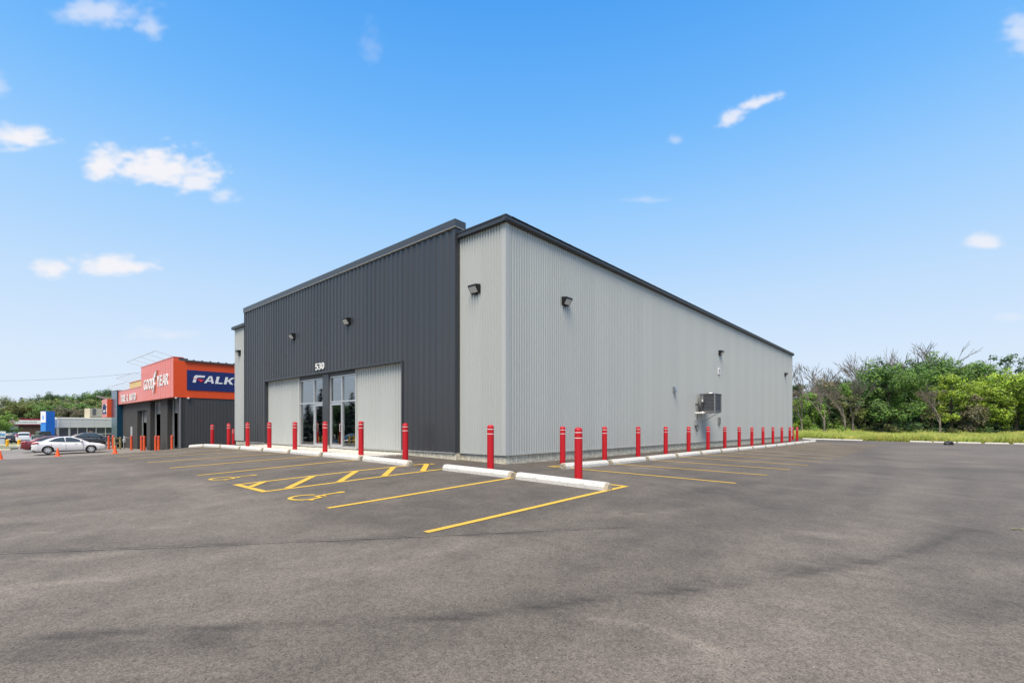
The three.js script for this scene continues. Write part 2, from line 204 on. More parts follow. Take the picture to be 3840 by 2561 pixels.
// tall rough grass beyond the far stops
{
  const r = rng(7), blade = [];
  for (let i = 0; i < 9; i++) { const a = r() * 6.28, d = r() * 0.16, h = 0.28 + 0.4 * r(), lean = 0.12 + 0.22 * r(), b = r() * 6.28, g = new THREE.BufferGeometry(), x = Math.cos(a) * d, z = Math.sin(a) * d, w = 0.014; g.setAttribute('position', new THREE.Float32BufferAttribute([x - w * Math.sin(b), 0, z + w * Math.cos(b), x + w * Math.sin(b), 0, z - w * Math.cos(b), x + lean * 0.4 * Math.cos(b) + w * 0.7, h * 0.6, z + lean * 0.4 * Math.sin(b), x + lean * Math.cos(b), h, z + lean * Math.sin(b)], 3)); g.setIndex([0, 1, 2, 0, 2, 3]); g.computeVertexNormals(); blade.push(g.toNonIndexed()); }
  const tuft = mergeGeometries(blade), N = 42000, inst = shadows(new THREE.InstancedMesh(tuft, mat(1, 1, 1, 1), N)), m = new THREE.Matrix4(), q = new THREE.Quaternion(), up = new THREE.Vector3(0, 1, 0), c = new THREE.Color();
  let k = 0;
  while (k < N) {
    const x = lerp(22, 112, r()), e = backEdge(x) + 0.25, z = e + 26 * Math.pow(r(), 1.3); if (z < 20 || Math.abs(x / z) > 1.25 || x / z < 0.5) continue;
    const n = fbm(x * 0.22, z * 0.22, 3), n2 = fbm(x * 0.9, z * 0.9, 3), h = (0.7 + 1.0 * smooth(0.3, 0.75, n)) * (0.7 + 0.6 * r());
    m.compose(new THREE.Vector3(x, G(x, z) - 0.1, -z), q.setFromAxisAngle(up, r() * 6.28), new THREE.Vector3(1.1 + r(), h, 1.1 + r())); inst.setMatrixAt(k, m);
    const y = clamp(n2 * 1.3 - 0.2 + 0.3 * (r() - 0.5)); c.setRGB(lerp(0.3, 0.66, y), lerp(0.42, 0.6, y), lerp(0.07, 0.17, y)); inst.setColorAt(k, c); k++;
  }
  inst.name = 'tall_grass'; inst.userData = { kind: 'stuff' }; scene.add(inst);
}

// ------------------------------------------------------------------ materials shared by the buildings
const M = {
  grey: mat(0.405, 0.425, 0.415, 0.42, { metal: 0.0 }), greyTrim: mat(0.425, 0.435, 0.415, 0.45), dark: mat(0.042, 0.045, 0.05, 0.28), darkTrim: mat(0.04, 0.044, 0.05, 0.45), capTrim: mat(0.055, 0.059, 0.065, 0.35),
  inner: mat(0.5, 0.5, 0.48, 0.9), roof: mat(0.2, 0.2, 0.2, 0.8), alu: mat(0.56, 0.57, 0.58, 0.35, { metal: 0.55 }), black: mat(0.012, 0.012, 0.013, 0.45), steel: mat(0.5, 0.5, 0.5, 0.35, { metal: 0.9 }),
  red: mat(0.47, 0.002, 0.009, 0.5), white: mat(0.78, 0.77, 0.75, 0.6), lens: mat(0.62, 0.62, 0.58, 0.25), glass: mat(0.5, 0.55, 0.54, 0.0, { transmission: 1, thickness: 0, ior: 3.4 }),
};
const concreteTile = grain(512, (u, v) => { const k = 0.93 + 0.2 * (tile(u, v, 16) - 0.5) + 0.22 * (tile(u, v, 90) - 0.5) + 0.3 * (tile(u, 0.3, 40) - 0.5) * tile(u, v, 6) - 0.35 * smooth(0.76, 0.9, tile(u, v, 70)); return [k, k * 0.985, k * 0.94]; });
M.concrete = mat(0.72, 0.68, 0.59, 0.9, { map: concreteTile });
M.walk = mat(0.74, 0.72, 0.68, 0.9, { map: concreteTile });
const stainTile = grain(512, (u, v) => { const k = 0.95 + 0.1 * (tile(u, v, 30) - 0.5) + 0.06 * (tile(u, v, 150) - 0.5) - 0.25 * smooth(0.72, 0.9, tile(u, v, 24) * 0.6 + tile(u, v, 80) * 0.4); return [k, k * 0.99, k * 0.97]; });
M.stop = mat(0.68, 0.665, 0.63, 0.85, { map: stainTile });
M.stopEnd = mat(0.47, 0.42, 0.345, 0.95, { map: concreteTile });

M.greys = [1, 0.975, 1.015, 0.985].map((k, i) => mat(0.41 * k, 0.427 * k, 0.412 * k, 0.4 + 0.03 * i)); M.darks = [1, 0.9, 1.08, 0.96, 1.04].map((k, i) => mat(0.04 * k, 0.0425 * k, 0.047 * k, 0.24 + 0.025 * i));
function ribbed(width, pitch, depth, f) {     // a ribbed sheet, 1 m high, facing +z; f: the fractions of one pitch where the profile turns (low, up, high, down)
  const pts = [], n = Math.round(width / pitch), p = width / n;
  for (let i = 0; i < n; i++) pts.push([i * p, 0], [(i + f[0]) * p, 0], [(i + f[1]) * p, depth], [(i + f[2]) * p, depth]);
  pts.push([width, 0]);
  const pos = [], uv = [];
  for (let i = 0; i + 1 < pts.length; i++) { const [x0, z0] = pts[i], [x1, z1] = pts[i + 1]; pos.push(x0, 0, z0, x1, 0, z1, x1, 1, z1, x0, 0, z0, x1, 1, z1, x0, 1, z0); uv.push(x0, 0, x1, 0, x1, 1, x0, 0, x1, 1, x0, 1); }
  const g = new THREE.BufferGeometry(); g.setAttribute('position', new THREE.Float32BufferAttribute(pos, 3)); g.setAttribute('uv', new THREE.Float32BufferAttribute(uv, 2)); g.computeVertexNormals(); return g;
}
const frontSheet = ribbed(1, 0.125, 0.04, [0.3, 0.5, 0.8]), greySheet = ribbed(1, 0.125, 0.025, [0.36, 0.5, 0.86]), darkSheet = ribbed(1, 0.3, 0.045, [0.42, 0.58, 0.82]);
function cladFront(parent, geo, material, s0, s1, y0, y1, t, count, proud = 0) {      // panels side by side on a front (t) plane
  const n = count ?? Math.max(1, Math.round(s1 - s0)), w = (s1 - s0) / n;
  for (let i = 0; i < n; i++) { const m = part('cladding_panel', geo, Array.isArray(material) ? material[(i * 7 + n) % material.length] : material, parent); m.rotation.y = -Math.PI / 2; m.position.set(t - proud, y0, -(s1 - i * w)); m.scale.set(w, y1 - y0, 1); }
}
function cladSide(parent, geo, material, t0, t1, y0, y1, s, count) {
  const n = count ?? Math.max(1, Math.round(t1 - t0)), w = (t1 - t0) / n;
  for (let i = 0; i < n; i++) { const m = part('cladding_panel', geo, Array.isArray(material) ? material[(i * 5 + 1) % material.length] : material, parent); m.position.set(t0 + i * w, y0, -s); m.scale.set(w, y1 - y0, 1); }
}

// ------------------------------------------------------------------ the new metal-clad building
const B = thing('metal_building', 'new pale grey ribbed metal building with charcoal parapet front numbered 530', 'building', [CX, 0, -CZ], TH);
const SW = 22.5, DL = 37.87, YT = 7.46;       // front length, depth, wall top
{
  const fnd = 0.3;
  const f = (g, name = 'foundation') => part(name, uvBox(g, 0.9), M.concrete, B);
  f(bs(2.0, SW, -0.7, fnd - 0.1, 0.05, 0.3)); f(bs(0.02, 2.06, -0.7, fnd, 0.03, 0.3)); f(bs(2.06, 5.0, -0.7, fnd, -0.19, 0.06)); f(bs(17.55, 20.4, -0.7, fnd - 0.02, -0.19, 0.06)); f(bs(20.4, SW, -0.7, fnd, 0.03, 0.25));
  f(bs(0.03, 0.3, -0.7, fnd, 0.3, DL)); f(bs(SW - 0.3, SW - 0.03, -0.7, fnd, 0.3, DL)); f(bs(0.3, SW - 0.3, -0.7, fnd, DL - 0.3, DL - 0.03));
  // inner shell
  const w = (g) => part('wall', g, M.inner, B);
  w(bs(0.03, 8.58, 0.2, YT, 0.03, 0.22)); w(bs(13.84, 20.4, 0.2, YT, 0.03, 0.22)); w(bs(20.4, SW - 0.03, 0.2, 7.15, 0.03, 0.22)); w(bs(20.3, 20.4, 7.15, YT, 0.22, DL - 0.2)); w(bs(8.58, 13.84, 3.42, YT, 0.03, 0.22)); w(bs(10.86, 11.42, 0.2, 3.42, 0.03, 0.22));
  w(bs(0.03, 0.2, 0.3, YT, 0.22, DL - 0.03)); w(bs(SW - 0.2, SW - 0.03, 0.3, 7.15, 0.22, DL - 0.03)); w(bs(0.2, SW - 0.2, 0.3, YT, DL - 0.2, DL - 0.03)); w(bs(0.2, SW - 0.2, 0.2, YT - 0.05, 9, 9.15));
  part('floor_slab', bs(0.3, SW - 0.3, 0.02, 0.17, 0.3, DL - 0.3), M.walk, B);
  part('roof', bs(20.4, SW + 0.12, 7.16, 7.22, 0.045, DL + 0.12), M.roof, B); part('roof', bs(-0.12, 20.4, YT + 0.02, YT + 0.095, -0.1, DL + 0.12), M.roof, B);
  // ribbed sheets
  cladFront(B, frontSheet, M.greys, 0.13, 2.07, fnd, YT, 0, 2); cladFront(B, frontSheet, M.greys, 20.4, SW - 0.04, fnd, 7.1, 0, 2);
  cladSide(B, greySheet, M.greys, 0.13, DL - 0.05, fnd, YT, 0, 38);
  const broad = ribbed(1, 0.2, 0.04, [0.36, 0.5, 0.86]); cladFront(B, broad, M.greys, 5.0, 8.5, 0.26, 3.58, 0, 4); cladFront(B, broad, M.greys, 13.92, 17.55, 0.24, 3.58, 0, 4);
  cladFront(B, darkSheet, M.darks, 2.07, 5.0, fnd, 7.8, -0.2, 3); cladFront(B, darkSheet, M.darks, 17.55, 20.4, fnd - 0.02, 7.8, -0.2, 3); cladFront(B, darkSheet, M.darks, 5.0, 17.55, 3.62, 7.8, -0.2, 14);
  // the parapet behind the charcoal sheets, its returns and cap
  const d = (name, g, m = M.darkTrim) => part(name, g, m, B);
  d('parapet_core', bs(2.1, 20.38, 3.66, 7.76, -0.19, -0.01)); d('parapet_core', bs(2.1, 4.98, fnd + 0.01, 3.66, -0.19, -0.01)); d('parapet_core', bs(17.57, 20.38, fnd + 0.01, 3.66, -0.19, -0.01)); d('parapet_core', bs(2.1, 20.38, YT, 7.76, -0.01, 0.12));
  d('parapet_return', bs(2.045, 2.095, fnd, 7.78, -0.243, 0.015)); d('parapet_return', bs(20.385, 20.43, fnd, 7.78, -0.243, 0.015)); d('opening_jamb', bs(17.5, 17.565, 0.24, 3.6, -0.243, -0.003)); d('opening_jamb', bs(4.985, 5.05, 0.26, 3.6, -0.243, -0.003)); d('opening_soffit', bs(5.05, 17.5, 3.58, 3.66, -0.243, 0.02));
  for (let i = 0; i < 6; i++) part('parapet_cap', bs(2.0 + i * 3.075 + 0.004, 2.0 + (i + 1) * 3.075 - 0.004, 7.78, 8.03, -0.285, 0.2), M.capTrim, B);
  part('cap_drip_edge', bs(1.99, 20.46, 7.765, 7.778, -0.295, 0.2), M.greyTrim, B);
  // trims of the grey walls
  part('corner_trim', bs(-0.035, 0.14, fnd, YT, -0.035, 0.0), M.greyTrim, B); part('corner_trim', bs(-0.035, 0.0, fnd, YT, 0.0, 0.14), M.greyTrim, B);
  part('edge_trim', bs(2.0, 2.042, fnd, YT - 0.02, -0.034, 0.0), M.greyTrim, B); part('corner_trim', bs(SW - 0.06, SW + 0.03, fnd, 7.1, -0.035, 0.0), M.greyTrim, B); part('corner_trim', bs(-0.035, 0.0, fnd, YT, DL - 0.08, DL + 0.02), M.greyTrim, B);
  part('base_flashing', bs(-0.04, 2.04, fnd - 0.03, fnd - 0.004, -0.042, 0.06), M.greyTrim, B); part('base_flashing', bs(-0.042, 0.06, fnd - 0.03, fnd - 0.004, 0.062, DL), M.greyTrim, B); part('base_flashing', bs(2.07, 5.0, fnd - 0.028, fnd - 0.004, -0.25, -0.18), M.alu, B); part('base_flashing', bs(17.55, 20.4, fnd - 0.05, fnd - 0.024, -0.25, -0.18), M.alu, B);
  part('base_flashing', bs(5.05, 8.5, 0.225, 0.25, -0.042, 0.06), M.greyTrim, B); part('base_flashing', bs(13.92, 17.5, 0.205, 0.23, -0.042, 0.06), M.greyTrim, B);
  part('edge_trim', bs(13.8, 13.92, 0.2, 3.58, -0.05, 0.02), M.greyTrim, B); part('edge_trim', bs(8.5, 8.58, 0.2, 3.58, -0.05, 0.02), M.greyTrim, B); part('edge_trim', bs(5.052, 5.09, 0.25, 3.57, -0.045, 0.0), M.greyTrim, B); part('edge_trim', bs(17.46, 17.498, 0.25, 3.57, -0.045, 0.0), M.greyTrim, B);
  // eaves: charcoal gutter and fascia on the long side, rake trim on the front
  const gutter = new THREE.Shape([[0, 0], [0.1, 0], [0.16, 0.05], [0.16, 0.13], [0.13, 0.15], [0, 0.16]].map((p) => new THREE.Vector2(...p)));
  const eave = (len) => new THREE.ExtrudeGeometry(gutter, { depth: len, bevelEnabled: false });
  part('eave_gutter', eave(DL + 0.34).rotateY(-Math.PI / 2).translate(DL + 0.17, YT - 0.04, 0), M.darkTrim, B);
  part('rake_trim', bs(-0.15, 2.04, YT - 0.04, YT + 0.1, -0.16, -0.105), M.darkTrim, B); part('rake_trim', bs(-0.172, 2.04, YT + 0.1, YT + 0.14, -0.18, 0.1), M.darkTrim, B); part('rake_soffit', bs(0.0, 2.04, YT - 0.05, YT - 0.02, -0.105, 0.02), M.darkTrim, B);
  part('rake_trim', bs(20.44, SW + 0.2, 7.08, 7.24, -0.17, 0.04), M.darkTrim, B);
  part('roof_edge', bs(-0.18, 0.3, YT + 0.122, YT + 0.14, 0.1, DL + 0.15), M.darkTrim, B);
  const rib = new THREE.CylinderGeometry(0.018, 0.045, 0.06, 4, 1).rotateY(Math.PI / 4).scale(1, 1, 4);
  for (let i = 0; i < 62; i++) { const m = part('roof_rib', rib, M.darkTrim, B); m.position.set(0.25 + i * 0.612, YT + 0.17, 0.05); }
  // storefronts: aluminium frames, panes, two doors
  const fr = (s0, s1, y0, y1, t0 = -0.005, t1 = 0.11) => part('window_frame', bs(s0, s1, y0, y1, t0, t1), M.alu, B), pane = (s0, s1, y0, y1) => part('window_pane', bs(s0, s1, y0, y1, 0.05, 0.056), M.glass, B);
  for (const [sa, sb, sm, doorLow] of [[8.58, 10.86, 9.78, false], [11.42, 13.84, 12.36, true]]) {
    fr(sa, sa + 0.05, 0.2, 3.42); fr(sb - 0.05, sb, 0.2, 3.42); fr(sm - 0.028, sm + 0.028, 0.2, 3.37); fr(sa + 0.05, sb - 0.05, 3.37, 3.42); const ds = doorLow ? [sa + 0.05, sm - 0.028] : [sm + 0.028, sb - 0.05], ws = doorLow ? [sm + 0.028, sb - 0.05] : [sa + 0.05, sm - 0.028];
    fr(ds[0], ds[1], 2.24, 2.3); fr(ws[0], ws[1], 2.24, 2.3); fr(ws[0], ws[1], 0.2, 0.27);
    pane(ds[0] + 0.001, ds[1] - 0.001, 2.3, 3.37); pane(ws[0] + 0.001, ws[1] - 0.001, 2.3, 3.37); pane(ws[0] + 0.001, ws[1] - 0.001, 0.27, 2.24);
    const door = part('glass_door', bs(ds[0] + 0.075, ds[1] - 0.075, 0.36, 2.12, 0.045, 0.051), M.glass, B); const dd = (name, s0, s1, y0, y1, t0, t1) => part(name, bs(s0, s1, y0, y1, t0, t1), M.alu, door);
    dd('door_stile', ds[0] + 0.004, ds[0] + 0.075, 0.21, 2.23, 0.015, 0.08); dd('door_stile', ds[1] - 0.075, ds[1] - 0.004, 0.21, 2.23, 0.015, 0.08); dd('door_rail', ds[0] + 0.075, ds[1] - 0.075, 0.21, 0.36, 0.015, 0.08); dd('door_rail', ds[0] + 0.075, ds[1] - 0.075, 2.12, 2.23, 0.015, 0.08); dd('push_bar', ds[0] + 0.075, ds[1] - 0.075, 1.24, 1.275, 0.085, 0.11);
    const hs_ = doorLow ? ds[1] - 0.05 : ds[0] + 0.05, sg = doorLow ? -1 : 1; part('door_handle', tube([[0.01, 1.26, -hs_], [-0.05, 1.255, -hs_], [-0.055, 1.1, -hs_ ], [-0.05, 0.95, -hs_], [0.01, 0.945, -hs_]], 0.014, 6, 20), M.alu, door);
  }
  part('pier', bs(10.86, 11.42, 0.32, 3.58, -0.055, 0.0), M.dark, B); part('pier_side', bs(10.84, 10.862, 0.32, 3.5, -0.056, 0.03), M.darkTrim, B); part('pier_base', bs(10.9, 11.38, 0.1, 0.32, -0.04, 0.0), M.concrete, B);
  part('storefront_header', bs(8.58, 10.84, 3.42, 3.58, -0.03, 0.03), M.darkTrim, B); part('storefront_header', bs(11.42, 13.8, 3.42, 3.58, -0.03, 0.03), M.darkTrim, B);
}
function uvBox(g, k) { const p = g.attributes.position, n = g.attributes.normal, uv = []; for (let i = 0; i < p.count; i++) { const x = p.getX(i), y = p.getY(i), z = p.getZ(i), ax = Math.abs(n.getX(i)), ay = Math.abs(n.getY(i)); uv.push((ax > 0.5 ? z : x) * k, (ay > 0.5 ? z : y) * k); } g.setAttribute('uv', new THREE.Float32BufferAttribute(uv, 2)); return g; }
const font = await new FontLoader().loadAsync('fonts/droid/droid_sans_bold.typeface.json');
function letters(text, height, width, depth, skew = 0) {   // text fitted into width x height, lower left corner at the origin
  const g = new TextGeometry(text, { font, size: 1, depth: 1, curveSegments: 5, bevelEnabled: false }); g.computeBoundingBox(); const b = g.boundingBox;
  g.translate(-b.min.x, -b.min.y, 0); g.scale(width / (b.max.x - b.min.x), height / (b.max.y - b.min.y), depth); if (skew) g.applyMatrix4(new THREE.Matrix4().makeShear(0, 0, skew, 0, 0, 0)); return g;
}
function onFront(parent, name, geo, material, s, y, t) { const m = part(name, geo, material, parent); m.rotation.y = -Math.PI / 2; m.position.set(t, y, -s); return m; }
['5', '3', '0'].forEach((d, i) => onFront(B, 'house_number', letters(d, 0.3, 0.25, 0.02), M.white, 11.7 - i * 0.285, 3.76, -0.243));

// the walk before the entrance
{ const g = thing('entrance_walk', 'broom finished concrete walk in front of the glass doors', 'walkway', [CX, 0, -CZ], TH); for (let i = 0; i < 5; i++) part('slab', uvBox(bs(4.72 + i * 2.6 + 0.006, 4.72 + (i + 1) * 2.6 - 0.006, -0.3, 0.155 - 0.004 * (i % 2), -2.05, 0.03), 0.7), M.walk, g); }

// wall packs
function wallPack(s, t, y, onSide, label) {
  const p = P2(s, t), o = thing('wall_pack_light', label, 'wall light', [p[0], y, -p[1]], onSide ? TH : TH - Math.PI / 2, 'wall pack lights on the metal building');
  const side = new THREE.Shape([[0, 0.14], [0.2, 0.11], [0.21, 0.07], [0.06, -0.13], [0, -0.14]].map((q) => new THREE.Vector2(...q)));
  const g = new THREE.ExtrudeGeometry(side, { depth: 0.36, bevelEnabled: true, bevelSize: 0.006, bevelThickness: 0.006, bevelSegments: 1 }).rotateY(-Math.PI / 2).translate(0.18, 0, 0);
  part('housing', g, M.black, o);
  part('lens', new THREE.BoxGeometry(0.3, 0.2, 0.008).rotateX(0.6435).translate(0, -0.038, 0.146), M.lens, o); part('back_plate', bx(-0.15, 0.15, -0.12, 0.12, -0.03, 0), M.black, o); part('mount_knuckle', bx(-0.04, 0.04, -0.175, -0.14, 0, 0.06), M.black, o);
  return o;
}
wallPack(13.95, -0.245, 5.6, false, 'black wall light on charcoal front above the glass doors, beside the 530'); wallPack(8.78, -0.245, 5.6, false, 'black wall light on charcoal front, towards the pale grey corner'); wallPack(1.26, -0.03, 5.6, false, 'black wall light on the pale grey strip beside the charcoal parapet'); wallPack(21.7, -0.03, 5.6, false, 'black wall light on the pale grey strip next to the tyre shop');
wallPack(-0.03, 3.07, 5.58, true, 'black wall light on the long grey wall close to its front corner'); wallPack(-0.03, 19.05, 5.56, true, 'black wall light on the long grey wall above the white vent'); wallPack(-0.03, 35.2, 5.54, true, 'black wall light at the tree end of the long grey wall');

// fittings on the long wall
const sideThing = (name, label, cat, t, y) => { const p = P2(0, t); return thing(name, label, cat, [p[0], y, -p[1]], TH); };   // local x along the wall, z out of it
{
  const v = sideThing('wall_vent', 'white louvred intake vent under the wall light on the long wall', 'vent', 18.9, 4.45); part('frame', bx(-0.17, 0.17, -0.18, 0.2, 0.02, 0.06), M.white, v); for (let i = 0; i < 3; i++) part('slot', bx(-0.1, 0.1, -0.1 + i * 0.08, -0.06 + i * 0.08, 0.06, 0.064), M.black, v);
  const h = sideThing('vent_hood', 'small bare metal vent hood on the long grey wall', 'vent', 12.4, 3.0); part('hood', new THREE.ExtrudeGeometry(new THREE.Shape([[0, 0.13], [0.1, 0.11], [0.16, -0.1], [0.14, -0.1], [0.02, -0.13], [0, -0.13]].map((q) => new THREE.Vector2(...q))), { depth: 0.2, bevelEnabled: false }).rotateY(-Math.PI / 2).translate(0.1, 0, 0.026), M.steel, h); part('flange', bx(-0.13, 0.13, -0.15, 0.15, 0.02, 0.03), M.steel, h);
  const ac = sideThing('air_conditioner', 'grey condenser unit held on a bracket high on the long wall', 'air conditioner', 15.9, 1.95), cm = mat(0.19, 0.195, 0.205, 0.55), gm = mat(0.09, 0.095, 0.105, 0.6);
  part('casing', bx(-0.45, 0.45, 0.03, 0.93, 0.23, 0.95), gm, ac); part('base_pan', bx(-0.5, 0.5, -0.02, 0.03, 0.18, 1.0), cm, ac); part('top_panel', new RoundedBoxGeometry(1.02, 0.05, 0.84, 2, 0.02).translate(0, 0.955, 0.59), cm, ac); part('fan_guard', new THREE.CylinderGeometry(0.26, 0.3, 0.05, 20).translate(0, 1.0, 0.59), M.steel, ac);
  for (const [x, z] of [[-0.475, 0.205], [-0.475, 0.975], [0.475, 0.205], [0.475, 0.975]]) part('corner_post', bx(x - 0.03, x + 0.03, 0.03, 0.93, z - 0.03, z + 0.03), cm, ac);
  for (let i = 0; i < 10; i++) { part('louvre', bx(-0.445, 0.445, 0.07 + i * 0.088, 0.085 + i * 0.088, 0.952, 0.985), cm, ac); }
  for (let i = 0; i < 12; i++) part('coil_guard_bar', bx(-0.482, -0.455, 0.05 + i * 0.075, 0.066 + i * 0.075, 0.24, 0.94), cm, ac);
  part('service_panel', bx(-0.49, -0.452, 0.5, 0.9, 0.25, 0.38), cm, ac); part('service_label', bx(-0.494, -0.491, 0.55, 0.66, 0.3, 0.37), M.white, ac);
  for (const x of [-0.42, 0.42]) { const a = part('bracket_arm', bx(x - 0.02, x + 0.02, -0.065, -0.022, 0.02, 1.0), M.alu, ac); part('brace', bar([x, -0.06, 0.85], [x, -0.55, 0.04], 0.014), M.alu, a); part('wall_rail', bx(x - 0.02, x + 0.02, -0.7, -0.05, 0.02, 0.05), M.alu, a); }
  const pv = sideThing('vent_pipe', 'white plastic vent pipe with rounded cap under the condenser', 'pipe', 15.25, 1.88); part('pipe', bar([0, 0, 0], [0.05, 0, 0.34], 0.045, 12), M.white, pv); part('cap', new THREE.SphereGeometry(0.085, 14, 10).scale(1, 1, 0.8).translate(0.05, 0, 0.38), M.white, pv); part('tip', bar([0.05, 0, 0.42], [0.06, 0, 0.52], 0.035, 10), mat(0.6, 0.52, 0.4, 0.7), pv);
  const cd = sideThing('power_cable', 'black looped cables running from the wall up to the condenser', 'cable', 15.3, 1.3), km = mat(0.02, 0.02, 0.022, 0.6);
  part('refrigerant_line', tube([[-0.06, 1.05, 0.02], [-0.04, 1.0, 0.12], [0.0, 0.8, 0.2], [0.05, 0.66, 0.22], [0.12, 0.7, 0.3], [0.1, 1.1, 0.42], [0.12, 1.22, 0.45]], 0.022), km, cd); part('cable_loop', tube([[-0.06, 1.08, 0.02], [0.02, 1.02, 0.2], [0.04, 0.8, 0.25], [0.02, 0.66, 0.2], [0.1, 0.66, 0.36], [0.2, 0.63, 0.5]], 0.018), km, cd); part('drop_cable', tube([[0, 0.68, 0.14], [0, 0.3, 0.1], [0, -0.05, 0.08], [-0.06, -0.15, 0.06]], 0.017), km, cd); part('drip_loop', tube([[-0.12, -0.1, 0.06], [-0.08, -0.3, 0.08], [-0.02, -0.42, 0.1], [0.05, -0.3, 0.12], [0.04, -0.05, 0.1]], 0.018), km, cd);
  const jb = sideThing('disconnect_box', 'grey electrical disconnect box at the foot of the hanging cable', 'electrical box', 15.16, 1.35); part('box', bx(-0.1, 0.1, -0.14, 0.16, 0.026, 0.11), mat(0.3, 0.31, 0.31, 0.5), jb); part('switch_handle', bx(0.1, 0.125, 0, 0.06, 0.05, 0.09), M.steel, jb);
  const lv = sideThing('meter_box', 'grey slotted utility box on the wall between bollards', 'utility box', 18.9, 1.5); part('box', bx(-0.16, 0.16, -0.2, 0.2, 0.026, 0.09), mat(0.22, 0.225, 0.22, 0.6), lv); for (let i = 0; i < 3; i++) part('slot', bx(-0.12, 0.12, -0.14 + i * 0.11, -0.09 + i * 0.11, 0.09, 0.095), mat(0.07, 0.07, 0.07, 0.7), lv);
  const cp = sideThing('conduit_riser', 'blue grey conduit riser standing at the foot of the long wall', 'conduit', 14.06, 0); part('pipe', bar([0, -0.3, 0.1], [0, 0.62, 0.1], 0.035, 10), mat(0.25, 0.28, 0.33, 0.5), cp); part('junction_head', bx(-0.06, 0.06, 0.55, 0.78, 0.03, 0.15), mat(0.22, 0.25, 0.32, 0.5), cp);
  for (const [s, l] of [[14.1, 'round push button on the grey panel beside the wider sidelight'], [8.25, 'round push button on the grey panel beside the handled door']]) { const p = P2(s, -0.03), o = thing('door_push_button', l, 'push button', [p[0], 1.09, -p[1]], TH - Math.PI / 2, 'automatic door buttons'); part('housing', new THREE.CylinderGeometry(0.085, 0.085, 0.05, 20).rotateX(Math.PI / 2).translate(0, 0, 0.025), M.black, o); part('plate', new THREE.CylinderGeometry(0.072, 0.072, 0.02, 20).rotateX(Math.PI / 2).translate(0, 0, 0.058), M.steel, o); }
}

// ------------------------------------------------------------------ wheel stops and red bollards
const ORD = ['first', 'second', 'third', 'fourth', 'fifth', 'sixth', 'seventh', 'eighth', 'ninth', 'tenth', 'eleventh', 'twelfth', 'thirteenth', 'fourteenth'];
function stopBody(L) {          // along x, 0..L
  const pr = [[-0.115, 0], [-0.115, 0.075], [-0.062, 0.155], [0.062, 0.155], [0.115, 0.075], [0.115, 0]], e = 0.07, inset = (p) => [p[0] * 0.72, p[1] * 0.82];
  const st = [[0, 1], [e, 0], [L - e, 0], [L, 1]], body = [], end = [], quad = (l, a, b, c, d) => l.push(...a, ...b, ...c, ...a, ...c, ...d);
  const at = (i, k) => { const [x, cut] = st[i], p = cut ? inset(pr[k]) : pr[k]; return [x, p[1], p[0]]; };
  for (let k = 0; k + 1 < pr.length; k++) { quad(body, at(1, k), at(2, k), at(2, k + 1), at(1, k + 1)); quad(end, at(0, k), at(1, k), at(1, k + 1), at(0, k + 1)); quad(end, at(2, k), at(3, k), at(3, k + 1), at(2, k + 1)); }
  const face = (i) => { for (let k = 1; k + 1 < pr.length; k++) end.push(...at(i, 0), ...at(i, k), ...at(i, k + 1)); }; face(0); face(3);
  const mk = (l) => { const g = new THREE.BufferGeometry(); g.setAttribute('position', new THREE.Float32BufferAttribute(l, 3)); g.computeVertexNormals(); g.setAttribute('uv', new THREE.Float32BufferAttribute(Array.from({ length: l.length / 3 }, (_, i) => [l[i * 3] * 0.8, l[i * 3 + 1] * 2 + l[i * 3 + 2] * 1.5]).flat(), 2)); return g; };
  const n = end.length / 2, ends = [[], []]; for (let i = 0; i < end.length; i += 9) ends[end[i] + end[i + 3] + end[i + 6] > 1.5 * L ? 1 : 0].push(...end.slice(i, i + 9));
  return [mk(body), mk(ends[0]), mk(ends[1])];
}
const [stopG, endA, endB] = stopBody(2.46);
function wheelStop(p, dir, label, group, painted = false) {     // p: plan point of one end, dir: angle about y
  const q = [p[0] + 2.46 * Math.cos(dir), p[1] + 2.46 * Math.sin(dir)], ya = G(...p), yb = G(...q), o = thing('wheel_stop', label, 'wheel stop', [p[0], ya - 0.004, -p[1]], dir, group); o.rotation.order = 'YXZ'; o.rotation.z = Math.atan2(yb - ya, 2.46);
  part('body', stopG, M.stop, o); part('bare_end', endA, painted ? M.stop : M.stopEnd, o, painted ? undefined : 'bare tan concrete end'); part('bare_end', endB, painted ? M.stop : M.stopEnd, o, painted ? undefined : 'bare tan concrete end'); return o;
}
const dirFront = Math.atan2(-AZ, -AX), dirSide = Math.atan2(BZ, BX);
wheelStop(P2(-2.62, -2.5), dirFront, 'white concrete wheel stop at the end of the row, by the outermost yellow line', 'wheel stops along the charcoal front'); wheelStop(P2(-0.05, -2.5), dirFront, 'white concrete wheel stop between the striped aisle and the end stop', 'wheel stops along the charcoal front');
for (let i = 0; i < 8; i++) wheelStop(P2(1.4 + 2.6 * i + 2.47, -2.5), dirFront, ORD[i] + ' white concrete wheel stop from the striped aisle towards the tyre shop', 'wheel stops along the charcoal front');
for (let i = 0; i < 14; i++) wheelStop(P2(-2, 0.14 + 2.6 * i), dirSide, ORD[i] + ' white wheel stop from the front corner along the long grey wall', 'wheel stops along the long grey wall');
let us = 0; for (const u of [0.6, 0.6395, 0.6815, 0.8215, 0.87, 0.92, 0.976, 1.035]) { const x = (70.0 + 0.3677 * 45.3) * u / (1 + 0.3677 * u); wheelStop([x, backEdge(x) - 0.55], Math.atan2(-0.3677, 1), ORD[us++] + ' white wheel stop from the building end along the grass edge', 'wheel stops along the grass edge', true); }

